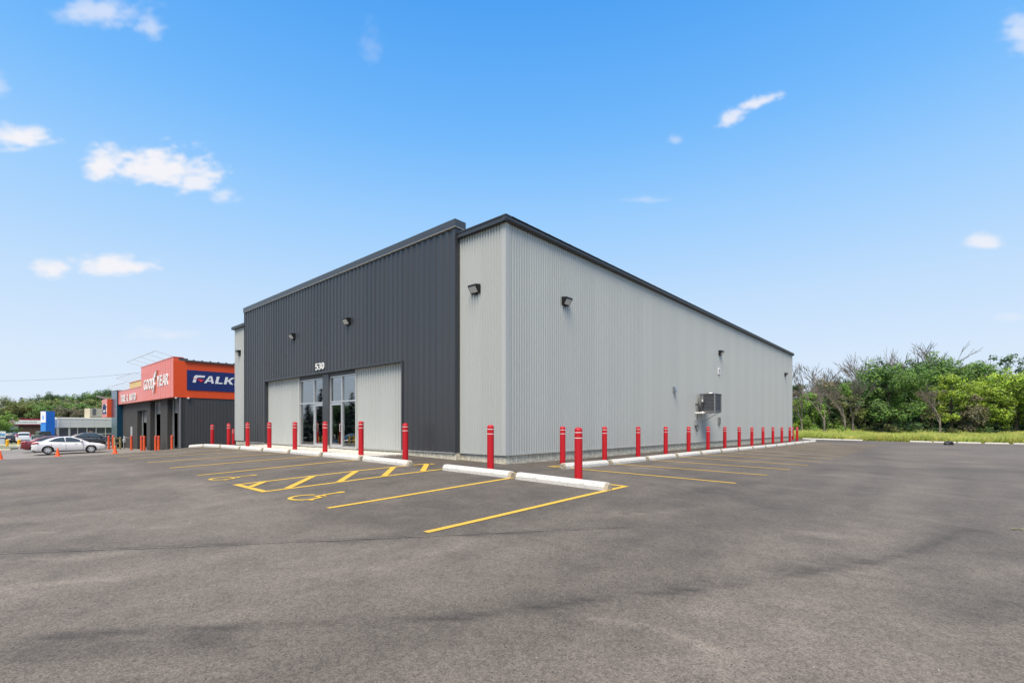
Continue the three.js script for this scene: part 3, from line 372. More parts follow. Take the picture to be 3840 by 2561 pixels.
const bollardG = new THREE.LatheGeometry([[0.092, -0.3], [0.092, 0], [0.092, 1.135], [0.086, 1.165], [0.066, 1.19], [0.035, 1.204], [0.0001, 1.207]].map((p) => new THREE.Vector2(...p)), 24), bandG = new THREE.LatheGeometry([[0.0925, -0.008], [0.0948, -0.006], [0.0948, 0.006], [0.0925, 0.008]].map((p) => new THREE.Vector2(...p)), 24);
const redB = thing('bollard', 'red plastic sleeved bollard with white bands behind the corner stall wheel stop', 'bollard', [0, 0, 0], 0, 'red bollards along the charcoal front'); part('sleeve', bollardG, M.red, redB); for (const y of [1.09, 0.965]) part('reflective_band', bandG, M.white, redB).position.y = y;
let firstB = true;
function bollard(p, y, label, group) { const pos = [p[0], y, -p[1]]; if (firstB) { firstB = false; redB.position.set(...pos); redB.userData.label = label; redB.userData.group = group; } else copyOf(redB, pos, 0, label, group); }
let walk = 0, end = 0; for (const s of [-3.82, -1.03, 2.74, 5.345, 7.93, 10.54, 13.15, 15.75, 18.35, 20.94]) bollard(P2(s, -1.73), s > 4.7 && s < 17.7 ? 0.15 : GS(s, -1.73), s < -3 ? 'red bollard with white bands behind the outermost wheel stop' : s < 0 ? 'red bollard with white bands standing before the pale grey corner' : s < 4 ? 'red bollard with white bands beside the striped aisle' : s < 17 ? ORD[walk++] + ' red bollard on the concrete walk from the striped aisle' : ORD[end++] + ' red bollard past the concrete walk towards the tyre shop', 'red bollards along the charcoal front');
for (let i = 0; i < 14; i++) bollard(P2(-0.853, 1.796 + 2.6 * i), GS(-0.853, 1.796 + 2.6 * i), ORD[i] + ' red bollard from the front corner along the long grey wall', 'red bollards along the long grey wall');
bollard(P2(0.3, 39.6), GS(0.3, 39.6), 'red bollard peeking out behind the far end of the building', 'red bollards behind the building'); bollard([-19.2, 33.4], G(-19.2, 33.4), 'red bollard standing beside the building wall facing the tyre shop', 'red bollards along the charcoal front');

// ------------------------------------------------------------------ the tyre shop next door
const K = 0.9195, YS = -1.1, Lh = (v) => (v - 1.19) * K + 1.19 - YS;
{
  const S = thing('tyre_shop', 'charcoal tyre and auto shop with bright orange sign bands and three open bays', 'building', [-27.44, YS, -40], TH);
  const wallM = mat(0.062, 0.06, 0.058, 0.9, { map: stainTile }), sheetM = mat(0.06, 0.06, 0.06, 0.6), orange = mat(0.76, 0.085, 0.012, 0.35, { clearcoat: 0.6, clearcoatRoughness: 0.25 }), orangeFlat = mat(0.76, 0.075, 0.008, 0.55), blue = mat(0.006, 0.045, 0.085, 0.22), inside = mat(0.1, 0.1, 0.1, 0.9), yel = mat(0.62, 0.52, 0.22, 0.7), navy = mat(0.008, 0.02, 0.12, 0.5);
  const k = (v) => v * K, b = (name, s0, s1, y0, y1, t0, t1, m) => part(name, bs(k(s0), k(s1), y0, y1, t0, t1), m, S), top = Lh(3.76), tall = Lh(7.3), low = Lh(5.3), gd = -0.5;
  // front wall round the bays
  b('wall', 0, 0.6, gd, top + 0.3, 0, 0.35, wallM); b('wall', 4.0, 6.5, gd, top + 0.3, 0, 0.35, wallM); b('wall', 10.5, 12, gd, top + 0.3, 0, 0.35, wallM); b('wall', 16.2, 25.2, gd, top + 0.3, 0, 0.35, wallM); b('wall', 12, 16.2, Lh(2.86), top + 0.3, 0, 0.35, wallM); b('wall', 0.6, 4.0, top - 0.05, top + 0.3, 0, 0.35, wallM); b('wall', 6.5, 10.5, top - 0.05, top + 0.3, 0, 0.35, wallM);
  b('side_wall', 0.02, 0.3, gd, Lh(7.0), 0.35, 15, sheetM); b('side_wall', 24.9, 25.2, gd, top + 0.3, 0.35, 15, wallM); b('back_wall', 0, 25.2, gd, top + 0.3, 14.7, 15, inside); b('bay_wall', 11.0, 11.2, 0, top, 6, 14.7, inside); b('bay_back', 0.3, 24.9, 0, top, 9, 9.2, inside);
  b('roof', 0, 12, Lh(6.9), Lh(7.0), 0.0, 15, M.roof); b('ceiling', 0.3, 24.9, top + 0.1, top + 0.28, 0.36, 14.7, inside); b('roof', 12, 25.2, top + 0.3, top + 0.4, 0, 15, M.roof); b('bay_floor', 0.3, 24.9, -0.3, 0.06, 0.36, 14.7, mat(0.16, 0.16, 0.155, 0.7));
  cladSide(S, ribbed(1, 0.11, 0.02, [0.36, 0.5, 0.86]), sheetM, 0.08, 9, 0.15, Lh(3.74), 0, 9);
  part('corner_post', bs(-0.03, 0.06, 0, top, -0.02, 0.08), mat(0.2, 0.2, 0.2, 0.6), S);
  // sign bands
  b('sign_band', -0.02, 11.96, top, tall, -0.44, -0.05, orange); b('sign_band', 11.965, 23.7, top, low, -0.42, -0.05, orange); b('sign_cap', -0.05, 12.0, tall, tall + 0.05, -0.47, 0.3, orange); b('sign_cap', 12.0, 23.7, low, low + 0.05, -0.45, 0.1, orange); b('sign_core', 0, 23.6, top + 0.02, low - 0.05, -0.05, 0.0, inside); b('sign_core', 0, 11.9, low, tall - 0.02, -0.05, 0.6, inside);
  { const n = 14, w = 11.96 / n; for (let i = 1; i < n; i++) b('sign_seam', i * w - 0.012, i * w + 0.012, top + 0.01, tall - 0.01, -0.447, -0.44, orange); }
  const n2 = 8; for (let i = 0; i < n2; i++) part('side_band_panel', bx(0 + i * 1.1 - (i ? 0 : 0.44), (i + 1) * 1.1 - 0.006, Lh(3.74), Lh(7.02), -0.02, 0.06), orangeFlat, S);
  part('eave_gutter', bx(0.35, 15, Lh(6.98), Lh(7.13), -0.1, 0.2), mat(0.07, 0.06, 0.055, 0.6), S); for (let i = 0; i < 22; i++) { const m = part('roof_rib', new THREE.CylinderGeometry(0.03, 0.08, 0.1, 4, 1).rotateY(Math.PI / 4).scale(1, 1, 3), mat(0.07, 0.06, 0.055, 0.6), S); m.position.set(1.0 + i * 0.62, Lh(7.13) + 0.05, 0); }
  // lettering
  const white = M.white, gl = (n, t, h, w, s, y, sk = 0) => onFront(S, n, letters(t, h, k(w) * 0.92, 0.035, sk), white, k(s), y, -0.45);
  let sp = 10.7; for (const c of 'GOOD') { gl('sign_letter', c, 0.95, 0.98, sp, Lh(4.85), 0.12); sp -= 1.02; } sp = 5.5; for (const c of 'YEAR') { gl('sign_letter', c, 0.95, 0.98, sp, Lh(4.95), 0.12); sp -= 1.02; }
  { const w = new THREE.Shape([[0.1, -0.42], [0.3, -0.1], [0.34, 0.22], [0.2, 0.5], [0.42, 0.9], [0.62, 1.1], [1.5, 1.42], [1.2, 1.18], [1.32, 1.16], [0.98, 0.95], [1.06, 0.9], [0.76, 0.72], [0.66, 0.42], [0.74, 0.2], [0.6, -0.02], [0.42, -0.24], [0.24, -0.6]].map((p) => new THREE.Vector2(p[0] * K, p[1]))); onFront(S, 'winged_emblem', new THREE.ExtrudeGeometry(w, { depth: 0.1, bevelEnabled: false }), white, k(6.75), Lh(4.98), -0.45); }
  sp = 21.8; for (const [c, w] of [['T', 0.78], ['I', 0.3], ['R', 0.8], ['E', 0.7], [' ', 0.5], ['&', 0.85], [' ', 0.4], ['A', 0.9], ['U', 0.8], ['T', 0.78], ['O', 0.9]]) { if (c !== ' ') gl('sign_letter', c, 0.72, w * 0.86, sp, Lh(4.0)); sp -= w; }
  // blue and white side board
  part('side_board', bx(0.5, 6.6, Lh(4.43), Lh(6.25), 0.06, 0.1), navy, S); { const m = (t, w, x, y = 5.14, h = 0.62) => { const o = part('board_letter', letters(t, h, w, 0.02, 0.22), white, S); o.position.set(x, Lh(y), 0.1); }; m('A', 0.74, 1.74); m('L', 0.56, 2.58); m('K', 0.74, 3.26); m('E', 0.66, 4.1); m('N', 0.76, 4.85);
    const f = new THREE.Shape([[0, 0], [0.16, 0.6], [0.34, 0.82], [1.5, 0.82], [1.4, 0.6], [0.62, 0.6], [0.5, 0.5], [0.36, 0]].map((p) => new THREE.Vector2(p[0] * 0.62, p[1] * 0.76))); part('board_letter', new THREE.ExtrudeGeometry(f, { depth: 0.02, bevelEnabled: false }).translate(0.9, Lh(5.14), 0.1), white, S);
    const r = new THREE.Shape([[-0.2, 0.5], [1.35, 0.34], [0.95, 0.06], [0.62, 0.36]].map((p) => new THREE.Vector2(p[0] * 0.62, p[1] * 0.76))); part('board_arrow', new THREE.ExtrudeGeometry(r, { depth: 0.02, bevelEnabled: false }).translate(0.9, Lh(5.14), 0.121), mat(0.75, 0.03, 0.05, 0.5), S); }
  // blue fin, yellow roof box, second orange sign further along
  b('blue_fin', 23.7, 27.0, gd, Lh(5.46), -0.53, 0.02, blue); for (let i = 1; i < 8; i++) b('fin_joint', 23.69, 27.01, i * 0.75, i * 0.75 + 0.02, -0.535, -0.5, mat(0.003, 0.02, 0.04, 0.4)); b('fin_cap', 23.66, 27.04, Lh(5.46), Lh(5.46) + 0.06, -0.56, 0.05, mat(0.1, 0.11, 0.12, 0.5));
  b('yellow_parapet', 12.01, 21.6, top + 0.41, Lh(6.3), 0.25, 4, yel); b('yellow_cap', 12.01, 21.65, Lh(6.3), Lh(6.35), 0.2, 4.05, orange);
  b('wall', 25.2, 30, gd, Lh(3.2), 0, 0.35, mat(0.35, 0.34, 0.32, 0.8)); b('roof', 25.2, 30, Lh(3.2), Lh(3.3), 0, 12, M.roof); for (const [s, y] of [[28.6, 0.4], [28.6, -0.2]]) b('window_pane', s, s + 1, Lh(y), Lh(y) + 0.4, -0.02, 0, M.black);
  b('sign_band', 27.2, 30.6, Lh(2.26), Lh(4.55), -0.9, -0.4, orange); b('sign_face', 27.4, 30.1, Lh(2.7), Lh(3.9), -0.93, -0.9, white); b('sign_stripe', 27.4, 30.1, Lh(2.7), Lh(2.95), -0.94, -0.93, navy); onFront(S, 'sign_letter', letters('Jiffy', 0.9, k(2.5), 0.03, 0.15), navy, k(30), Lh(2.95), -0.94);
  // raised bay doors, tracks
  const rail = mat(0.42, 0.44, 0.44, 0.4, { metal: 0.4 });
  for (const [s0, s1, yt] of [[0.6, 4.0, top - 0.05], [6.5, 10.5, top - 0.05], [12, 16.2, Lh(2.86)]]) { b('door_track', s1 - 0.28, s1, 0, yt, 0.36, 0.46, rail); b('door_track', s0, s0 + 0.2, 0, yt, 0.36, 0.46, rail); b('door_jamb', s1 - 0.14, s1 - 0.001, 0, yt, -0.02, 0.34, mat(0.045, 0.044, 0.043, 0.9)); b('raised_door', s0 + 0.2, s1 - 0.3, yt - 1.2, yt - 0.02, 0.5, 0.56, mat(0.22, 0.22, 0.21, 0.6)); }
  b('service_door', 18.6, 19.4, 0, 2.2, -0.03, 0.0, mat(0.4, 0.4, 0.39, 0.6)); b('service_door_window', 18.8, 19.2, 0.9, 1.3, -0.036, -0.03, mat(0.2, 0.25, 0.5, 0.3));
  for (const t of [-0.25, 0.6]) { const c = part('security_camera', new THREE.CylinderGeometry(0.1, 0.1, 0.07, 12).translate(t, top - 0.06, t < 0 ? 0.0 : 0.14), white, S); part('dome', new THREE.SphereGeometry(0.08, 12, 8).translate(t, top - 0.12, t < 0 ? 0.0 : 0.14), mat(0.3, 0.3, 0.32, 0.15), c); }
  // light frames reaching out over the signs
  for (const [s0, s1, y, out] of [[0.3, 11.5, tall + 0.05, 1.3], [12.4, 23, low + 0.05, 1.2], [12.4, 21, Lh(6.35), 1.3], [27.5, 30.4, Lh(4.55), 1.2]]) { const t0 = -0.3, n = 4, fm = mat(0.55, 0.52, 0.48, 0.5), base = y > low + 0.2 && y < tall - 0.1 ? 0.3 : t0; part('light_rail', bar([base - out, y + 0.35, -k(s0)], [base - out, y + 0.35, -k(s1)], 0.022), fm, S); for (let i = 0; i <= n; i++) { const s = lerp(s0, s1, i / n); part('light_arm', bar([base, y, -k(s)], [base - out, y + 0.35, -k(s)], 0.014), fm, S); } }
  // things standing before it
  const ob = mat(0.66, 0.085, 0.018, 0.55), og = new THREE.LatheGeometry([[0.1, -0.3], [0.1, 1.3], [0.085, 1.36], [0.05, 1.39], [0.0001, 1.4]].map((p) => new THREE.Vector2(...p)), 18), proto = thing('orange_bollard', 'orange bollard with thin purple bands', 'bollard', [0, 0, 0], 0, 'orange bollards before the tyre shop bays');
  part('sleeve', og, ob, proto); for (const y of [1.26, 1.1]) part('reflective_band', new THREE.CylinderGeometry(0.103, 0.103, 0.02, 18).translate(0, y, 0), mat(0.2, 0.09, 0.25, 0.4), proto);
  let first = true;
  for (const [dx, z, l] of [[248.5, 50, 'orange bollard in front of the second orange sign, outermost of its pair'], [258.5, 51, 'orange bollard at the foot of the blue fin'], [300.5, 47.5, 'single orange bollard beside the narrow service door'], [323.5, 46, 'orange bollard at the shortest bay, one of a pair'], [330, 45.6, 'orange bollard at the shortest bay, one of a pair'], [356.3, 43, 'orange bollard between the two tall bays, one of a pair'], [363.3, 42.6, 'orange bollard between the two tall bays, one of a pair'], [393.8, 40.6, 'orange bollard at the corner bay under the cameras']]) {
    const x = (dx - 1175.5) / 1114 * z, pos = [x, G(x, z), -z]; if (first) { first = false; proto.position.set(...pos); proto.userData.label = l; } else copyOf(proto, pos, 0, l);
  }
  const pal = thing('wooden_pallet', 'weathered yellow pallet board stood on end by the blue fin', 'pallet', [(268.5 - 1175.5) / 1114 * 49.5, G(-40.3, 49.5), -49.5], TH + 0.5), pm = mat(0.5, 0.42, 0.22, 0.9, { map: stainTile }); for (const x of [-0.28, 0.28]) part('stringer', bx(x - 0.06, x + 0.06, 0, 1.25, -0.05, 0.05), pm, pal); for (const y of [0.08, 0.55, 1.05]) part('deck_board', bx(-0.34, 0.34, y, y + 0.14, 0.05, 0.075), pm, pal);
  { const z = 50.3, x = (284.5 - 1175.5) / 1114 * z, o = thing('gas_meter', 'grey gas meter on bent pipes against the shop wall', 'gas meter', [x, G(x, z), -z], TH - Math.PI / 2), m = mat(0.42, 0.43, 0.43, 0.6); part('meter_body', new RoundedBoxGeometry(0.34, 0.4, 0.22, 2, 0.05).translate(0, 0.85, 0), m, o); part('dial', new THREE.CylinderGeometry(0.07, 0.07, 0.02, 14).rotateX(Math.PI / 2).translate(0, 0.9, 0.12), M.white, o); part('pipe', tube([[-0.1, 1.0, 0], [-0.1, 1.25, 0], [-0.35, 1.28, 0], [-0.36, 0.6, 0], [-0.36, -0.1, 0]], 0.03), m, o); part('pipe', tube([[0.1, 1.0, 0], [0.1, 1.2, 0], [0.4, 1.22, 0], [0.42, 1.1, -0.3]], 0.03), m, o); part('stand', bx(-0.03, 0.03, -0.1, 0.66, -0.03, 0.03), mat(0.1, 0.1, 0.1, 0.7), o); }
  { const o = thing('covered_machine', 'tall dark blue covered machine standing inside the corner bay', 'machine', [-27.44 - 0.7477 * 1.9 + 0.664 * 1.2, YS, -(40 + 0.664 * 1.9 + 0.7477 * 1.2)], TH), m = mat(0.008, 0.012, 0.04, 0.8); part('cover', new THREE.LatheGeometry([[0.0001, 2.2], [0.2, 2.1], [0.3, 1.8], [0.36, 1.0], [0.42, 0.1], [0.42, 0.05]].map((p) => new THREE.Vector2(...p)), 16), m, o); part('base', new THREE.CylinderGeometry(0.46, 0.5, 0.1, 16).translate(0, 0.07, 0), M.black, o); }
}

// ------------------------------------------------------------------ traffic cones
{
  const cm = mat(0.92, 0.12, 0.02, 0.5), c = thing('traffic_cone', 'orange traffic cone by the wheel of the white sedan', 'traffic cone', [0, 0, 0], 0, 'traffic cones along the old pavement edge'); part('cone', new THREE.LatheGeometry([[0.16, 0.03], [0.145, 0.06], [0.035, 0.66], [0.025, 0.68], [0.0001, 0.68]].map((p) => new THREE.Vector2(...p)), 18), cm, c); part('base', new RoundedBoxGeometry(0.42, 0.035, 0.42, 2, 0.012).translate(0, 0.0175, 0), cm, c);
  const at = (dx, z) => { const x = (dx - 1175.5) / 1114 * z; return [x, G(x, z) + 0.0, -z]; };
  c.position.set(...at(131, 39.5)); c.rotation.y = 0.4; copyOf(c, at(263, 40), 0.9, 'orange traffic cone near the wooden pallet and orange bollards'); copyOf(c, at(-1, 37.5), 0.2, 'orange traffic cone alone on the seam of old and new paving');
}

// ------------------------------------------------------------------ cars
function table(list, x) { let i = 0; while (i < list.length - 2 && x > list[i + 1][0]) i++; const a = list[i], b = list[i + 1], k = clamp((x - a[0]) / (b[0] - a[0])), e = k * k * (3 - 2 * k) * 0.5 + k * 0.5; return a.slice(1).map((v, j) => lerp(v, b[j + 1], e)); }
function loft(xs, section) {            // section(x) -> half outline from the bottom middle to the top middle, [halfwidth, y]
  const rings = xs.map((x) => { const h = section(x), full = [...h, ...h.slice(1, -1).reverse().map(([w, y]) => [-w, y])]; return full.map(([w, y]) => [x, y, w]); }), n = rings[0].length, pos = rings.flat(2), idx = [];
  for (let i = 0; i + 1 < rings.length; i++) for (let k = 0; k < n; k++) { const a = i * n + k, b = i * n + (k + 1) % n, c = a + n, d = b + n; idx.push(a, b, c, b, d, c); }
  for (const [i, flip] of [[0, true], [rings.length - 1, false]]) for (let k = 1; k + 1 < n; k++) { const a = i * n, b = i * n + k, c = i * n + k + 1; flip ? idx.push(a, c, b) : idx.push(a, b, c); }
  const g = new THREE.BufferGeometry(); g.setAttribute('position', new THREE.Float32BufferAttribute(pos, 3)); g.setIndex(idx); g.computeVertexNormals(); g.setAttribute('uv', new THREE.Float32BufferAttribute(new Float32Array(pos.length / 3 * 2), 2)); return g;
}
const carGlass = mat(0.055, 0.068, 0.066, 0.04, { clearcoat: 1, clearcoatRoughness: 0.02 }), tyreM = mat(0.014, 0.014, 0.014, 0.85), rimM = mat(0.6, 0.61, 0.62, 0.35, { metal: 0.15 }), lampRed = mat(0.4, 0.008, 0.012, 0.15, { clearcoat: 1 }), lampClear = mat(0.6, 0.6, 0.6, 0.1, { clearcoat: 1 }), trimM = mat(0.014, 0.014, 0.015, 0.5);
const KINDS = {
  sedan: { L: 4.87, axles: [0.98, 3.75], R: 0.335, body: [[0, 0.42, 0.8, 0.66], [0.08, 0.32, 0.98, 0.8], [0.3, 0.24, 1.06, 0.88], [0.9, 0.2, 1.04, 0.92], [2.2, 0.2, 0.99, 0.925], [3.2, 0.2, 0.965, 0.925], [3.75, 0.21, 0.92, 0.915], [4.35, 0.23, 0.83, 0.87], [4.68, 0.25, 0.72, 0.79], [4.82, 0.28, 0.62, 0.66], [4.87, 0.36, 0.56, 0.5]],
    cab: [[0.42, 1.0, 0.6], [0.55, 1.06, 0.7], [1.15, 1.33, 0.62], [1.7, 1.455, 0.59], [2.2, 1.48, 0.59], [2.6, 1.45, 0.59], [3.0, 1.3, 0.63], [3.5, 1.03, 0.7], [3.72, 0.93, 0.68]], belt: 0.98, side: [[[0.98, 1.06], [1.42, 1.31], [1.72, 1.385], [2.0, 1.4], [2.06, 1.01]], [[2.12, 1.01], [2.07, 1.4], [2.45, 1.39], [2.85, 1.25], [3.3, 1.0]]], shield: [[2.78, 3.52], [0.5, 1.2]] },
  suv: { L: 4.6, axles: [0.85, 3.5], R: 0.35, body: [[0, 0.4, 1.0, 0.74], [0.06, 0.34, 1.08, 0.84], [0.3, 0.28, 1.1, 0.9], [1.5, 0.26, 1.08, 0.91], [2.8, 0.26, 1.07, 0.91], [3.4, 0.27, 1.05, 0.9], [4.2, 0.3, 0.98, 0.86], [4.5, 0.34, 0.85, 0.74], [4.6, 0.42, 0.7, 0.55]],
    cab: [[0.02, 1.05, 0.7], [0.1, 1.35, 0.66], [0.25, 1.62, 0.62], [0.6, 1.7, 0.6], [1.6, 1.72, 0.6], [2.3, 1.68, 0.6], [2.75, 1.48, 0.64], [3.3, 1.12, 0.7], [3.45, 1.04, 0.68]], belt: 1.07, side: [[[0.4, 1.12], [0.5, 1.5], [0.95, 1.56], [0.95, 1.12]], [[1.0, 1.12], [1.0, 1.56], [1.75, 1.57], [1.78, 1.12]], [[1.84, 1.12], [1.81, 1.57], [2.25, 1.55], [2.95, 1.14]]], shield: [[2.45, 3.2], [0.06, 0.2]] },
};
const ev = new Evaluator(); ev.attributes = ['position', 'normal']; ev.useGroups = false;
const carParts = {};
function carGeometry(kind) {
  if (carParts[kind]) return carParts[kind];
  const c = KINDS[kind], xs = []; for (let i = 0; i <= 44; i++) xs.push(c.L * i / 44);
  for (const [x] of c.body) if (!xs.some((v) => Math.abs(v - x) < 0.03)) xs.push(x); xs.sort((a, b) => a - b);
  const body = loft(xs, (x) => { const [yb, yt, w] = table(c.body, x), h = yt - yb; return [[0, yb], [w * 0.86, yb], [w * 0.96, yb + 0.07], [w * 0.985, yb + h * 0.3], [w, yb + h * 0.52], [w * 0.985, yb + h * 0.74], [w * 0.955, yb + h * 0.8], [w * 0.9, yb + h * 0.93], [w * 0.8, yt - 0.005], [w * 0.4, yt + 0.012], [0, yt + 0.018]]; });
  let brush = new Brush(body); brush.updateMatrixWorld();
  for (const ax of c.axles) for (const side of [-1, 1]) { const cyl = new THREE.CylinderGeometry(c.R + 0.055, c.R + 0.055, 0.42, 28).rotateX(Math.PI / 2).translate(ax, c.R + 0.005, side * 0.85); const t = new Brush(cyl); t.updateMatrixWorld(); brush = ev.evaluate(brush, t, SUBTRACTION); }
  const bodyG = brush.geometry;
  const cxs = []; for (let i = 0; i <= 30; i++) cxs.push(lerp(c.cab[0][0], c.cab.at(-1)[0], i / 30));
  const cabin = loft(cxs, (x) => { const [yt, w] = table(c.cab, x), base = c.belt - 0.09, b = 0.8, k = clamp((yt - base) / 0.45); return [[0, base], [b, base], [lerp(b, w, 0.45), lerp(base, yt, 0.45)], [w + 0.02, yt - 0.085 * k], [w - 0.03, yt - 0.035 * k], [w * 0.6, yt - 0.006], [0, yt]]; });
  const sideZ = (x, y) => { const [yt, w] = table(c.cab, x), base = c.belt - 0.09, yy = clamp((y - base) / Math.max(0.05, yt - base)); return yy < 0.45 ? lerp(0.8, lerp(0.8, w, 0.45), yy / 0.45) : lerp(lerp(0.8, w, 0.45), w + 0.02, clamp((yy - 0.45) / 0.4)); };
  const pane = (poly, sgn) => { const sh = new THREE.Shape(poly.map((p) => new THREE.Vector2(...p))), g = new THREE.ShapeGeometry(sh), p = g.attributes.position; for (let i = 0; i < p.count; i++) p.setZ(i, sgn * (sideZ(p.getX(i), p.getY(i)) + 0.012)); g.computeVertexNormals(); return g; };
  const shield = (x0, x1) => { const pos = [], idx = [], n = 6; for (let i = 0; i <= n; i++) { const x = lerp(x0, x1, i / n), [yt, w] = table(c.cab, x); for (const k of [-1, -0.55, 0, 0.55, 1]) pos.push(x, yt + 0.012 - 0.03 * k * k, k * (w * 0.93)); } for (let i = 0; i < n; i++) for (let k = 0; k < 4; k++) { const a = i * 5 + k; idx.push(a, a + 1, a + 5, a + 1, a + 6, a + 5); } const g = new THREE.BufferGeometry(); g.setAttribute('position', new THREE.Float32BufferAttribute(pos, 3)); g.setIndex(idx); g.computeVertexNormals(); return g; };
  const tyre = new THREE.LatheGeometry([[0.6, -0.1], [0.93, -0.105], [1, -0.07], [1, 0.07], [0.93, 0.105], [0.6, 0.1]].map(([r, y]) => new THREE.Vector2(r * c.R, y)), 30).rotateX(Math.PI / 2), spokes = [new THREE.CylinderGeometry(c.R * 0.18, c.R * 0.18, 0.03, 12).rotateX(Math.PI / 2).translate(0, 0, 0.085), new THREE.TorusGeometry(c.R * 0.66, 0.016, 6, 30).translate(0, 0, 0.09)];
  for (let i = 0; i < 9; i++) spokes.push(new THREE.BoxGeometry(c.R * 0.54, c.R * 0.19, 0.025).translate(c.R * 0.38, 0, 0.08).rotateZ(i * Math.PI * 2 / 9));
  return carParts[kind] = { c, bodyG, cabin, panes: c.side.map((p) => [pane(p, 1), pane(p, -1)]), screens: c.shield.map(([a, b]) => shield(a, b)), tyre, rim: join(spokes), dish: new THREE.CircleGeometry(c.R * 0.62, 24) };
}
function car(kind, colour, label, x, z, dir, o2 = {}) {      // x, z: plan place of the middle, dir: plan angle of the nose
  const q = carGeometry(kind), c = q.c, paint = mat(...colour, 0.35, { clearcoat: 1, clearcoatRoughness: 0.03 }), o = thing(o2.name ?? 'parked_car', label, o2.category ?? 'car', [x, G(x, z) + (o2.lift ?? 0), -z], dir, o2.group), f = new THREE.Group();
  const off = -c.L / 2, add = (n, g, m, px = 0, py = 0, pz = 0, parent = o) => { const r = part(n, g, m, parent); r.position.set(px + (parent === o ? off : 0), py, pz); return r; };
  add('body', q.bodyG, paint); add('underbody', bx(0.4, c.L - 0.4, 0.2, 0.5, -0.62, 0.62), trimM); add('cabin', q.cabin, paint);
  for (const pr of q.panes) for (const g of pr) add('side_window', g, carGlass); add('windscreen', q.screens[0], carGlass); add('rear_window', q.screens[1], carGlass);
  for (const ax of c.axles) for (const s of [1, -1]) { const t = add('wheel', q.tyre, tyreM, ax, c.R, s * 0.8); if (s < 0) t.rotation.y = Math.PI; add('wheel_well', q.dish, mat(0.1, 0.1, 0.1, 0.6), 0, 0, 0.06, t); add('rim', q.rim, rimM, 0, 0, 0, t); }
  const [, yr] = table(c.body, 0.1), [, yf] = table(c.body, c.L - 0.2);
  for (const s of [1, -1]) {
    add('tail_light', kind === 'sedan' ? new RoundedBoxGeometry(0.42, 0.15, 0.12, 2, 0.05).rotateY(-s * 0.35).rotateZ(0.1).translate(0.22, 0.93, s * 0.8) : new RoundedBoxGeometry(0.12, 0.55, 0.14, 2, 0.04).rotateZ(-0.12).translate(0.06, 1.2, s * 0.7), lampRed);
    add('headlight', new RoundedBoxGeometry(0.46, 0.11, 0.14, 2, 0.05).rotateY(s * 0.55).rotateZ(-0.12).translate(c.L - 0.38, yf - 0.06, s * 0.66), lampClear);
    const mx = kind === 'sedan' ? 3.08 : 2.75; add('mirror', new RoundedBoxGeometry(0.14, 0.13, 0.22, 2, 0.05).translate(mx, c.belt + 0.1, s * 0.95), paint);
    for (const hx2 of [1.75, 2.75]) add('door_handle', new RoundedBoxGeometry(0.2, 0.03, 0.04, 1, 0.012).translate(hx2 * c.L / 4.87, c.belt - 0.13, s * 0.895), paint);
    for (const [sx] of [[1.18], [2.1], [3.22]]) add('door_seam', bx(sx * c.L / 4.87, sx * c.L / 4.87 + 0.012, 0.38, c.belt - 0.12, s * 0.9 - 0.032, s * 0.9 + 0.028), trimM); add('sill', bx(1.36 * c.L / 4.87, 3.3 * c.L / 4.87, 0.2, 0.27, s * 0.86 - 0.03, s * 0.86 + 0.03), trimM);
  }
  add('grille', new RoundedBoxGeometry(0.1, 0.18, 0.8, 2, 0.03).translate(c.L - 0.06, 0.52, 0), trimM); add('number_plate', bx(-0.015, 0.03, 0.62, 0.74, -0.15, 0.15), M.white); add('rear_bumper', new RoundedBoxGeometry(0.16, 0.2, 1.3, 2, 0.05).translate(0.06, 0.42, 0), kind === 'suv' ? trimM : paint); add('front_intake', new RoundedBoxGeometry(0.08, 0.1, 1.0, 2, 0.03).translate(c.L - 0.05, 0.36, 0), trimM);
  return o;
}
const at2 = (dx, z) => [(dx - 1175.5) / 1114 * z, z];
car('sedan', [0.74, 0.74, 0.735], 'white four door sedan stopped beside an orange traffic cone', ...at2(160, 42.6), Math.atan2(0.72, 0.7), { name: 'white_sedan' });
car('sedan', [0.16, 0.008, 0.016], 'maroon sedan mostly hidden behind the white sedan', ...at2(128, 46.8), Math.atan2(0.7, 0.7), { name: 'maroon_sedan' });
car('sedan', [0.014, 0.015, 0.018], 'black sedan parked behind the hood of the white sedan', ...at2(212, 52.5), Math.atan2(0.62, 0.75), { name: 'black_sedan', lift: 0.25 });
car('suv', [0.7, 0.7, 0.69], 'white utility vehicle seen from behind, between yellow bollards', ...at2(54, 76), Math.atan2(0.72, -0.7), { name: 'white_suv', lift: 0.1 });
car('suv', [0.02, 0.022, 0.026], 'black vehicle with pale roof beside the white utility vehicle', ...at2(27, 80), Math.atan2(0.8, -0.6), { name: 'black_suv', lift: 0.1 });
car('sedan', [0.02, 0.045, 0.11], 'dark blue sedan parked past the white script sign', ...at2(14, 82), Math.atan2(0.8, -0.6), { name: 'blue_sedan', lift: 0.1 });
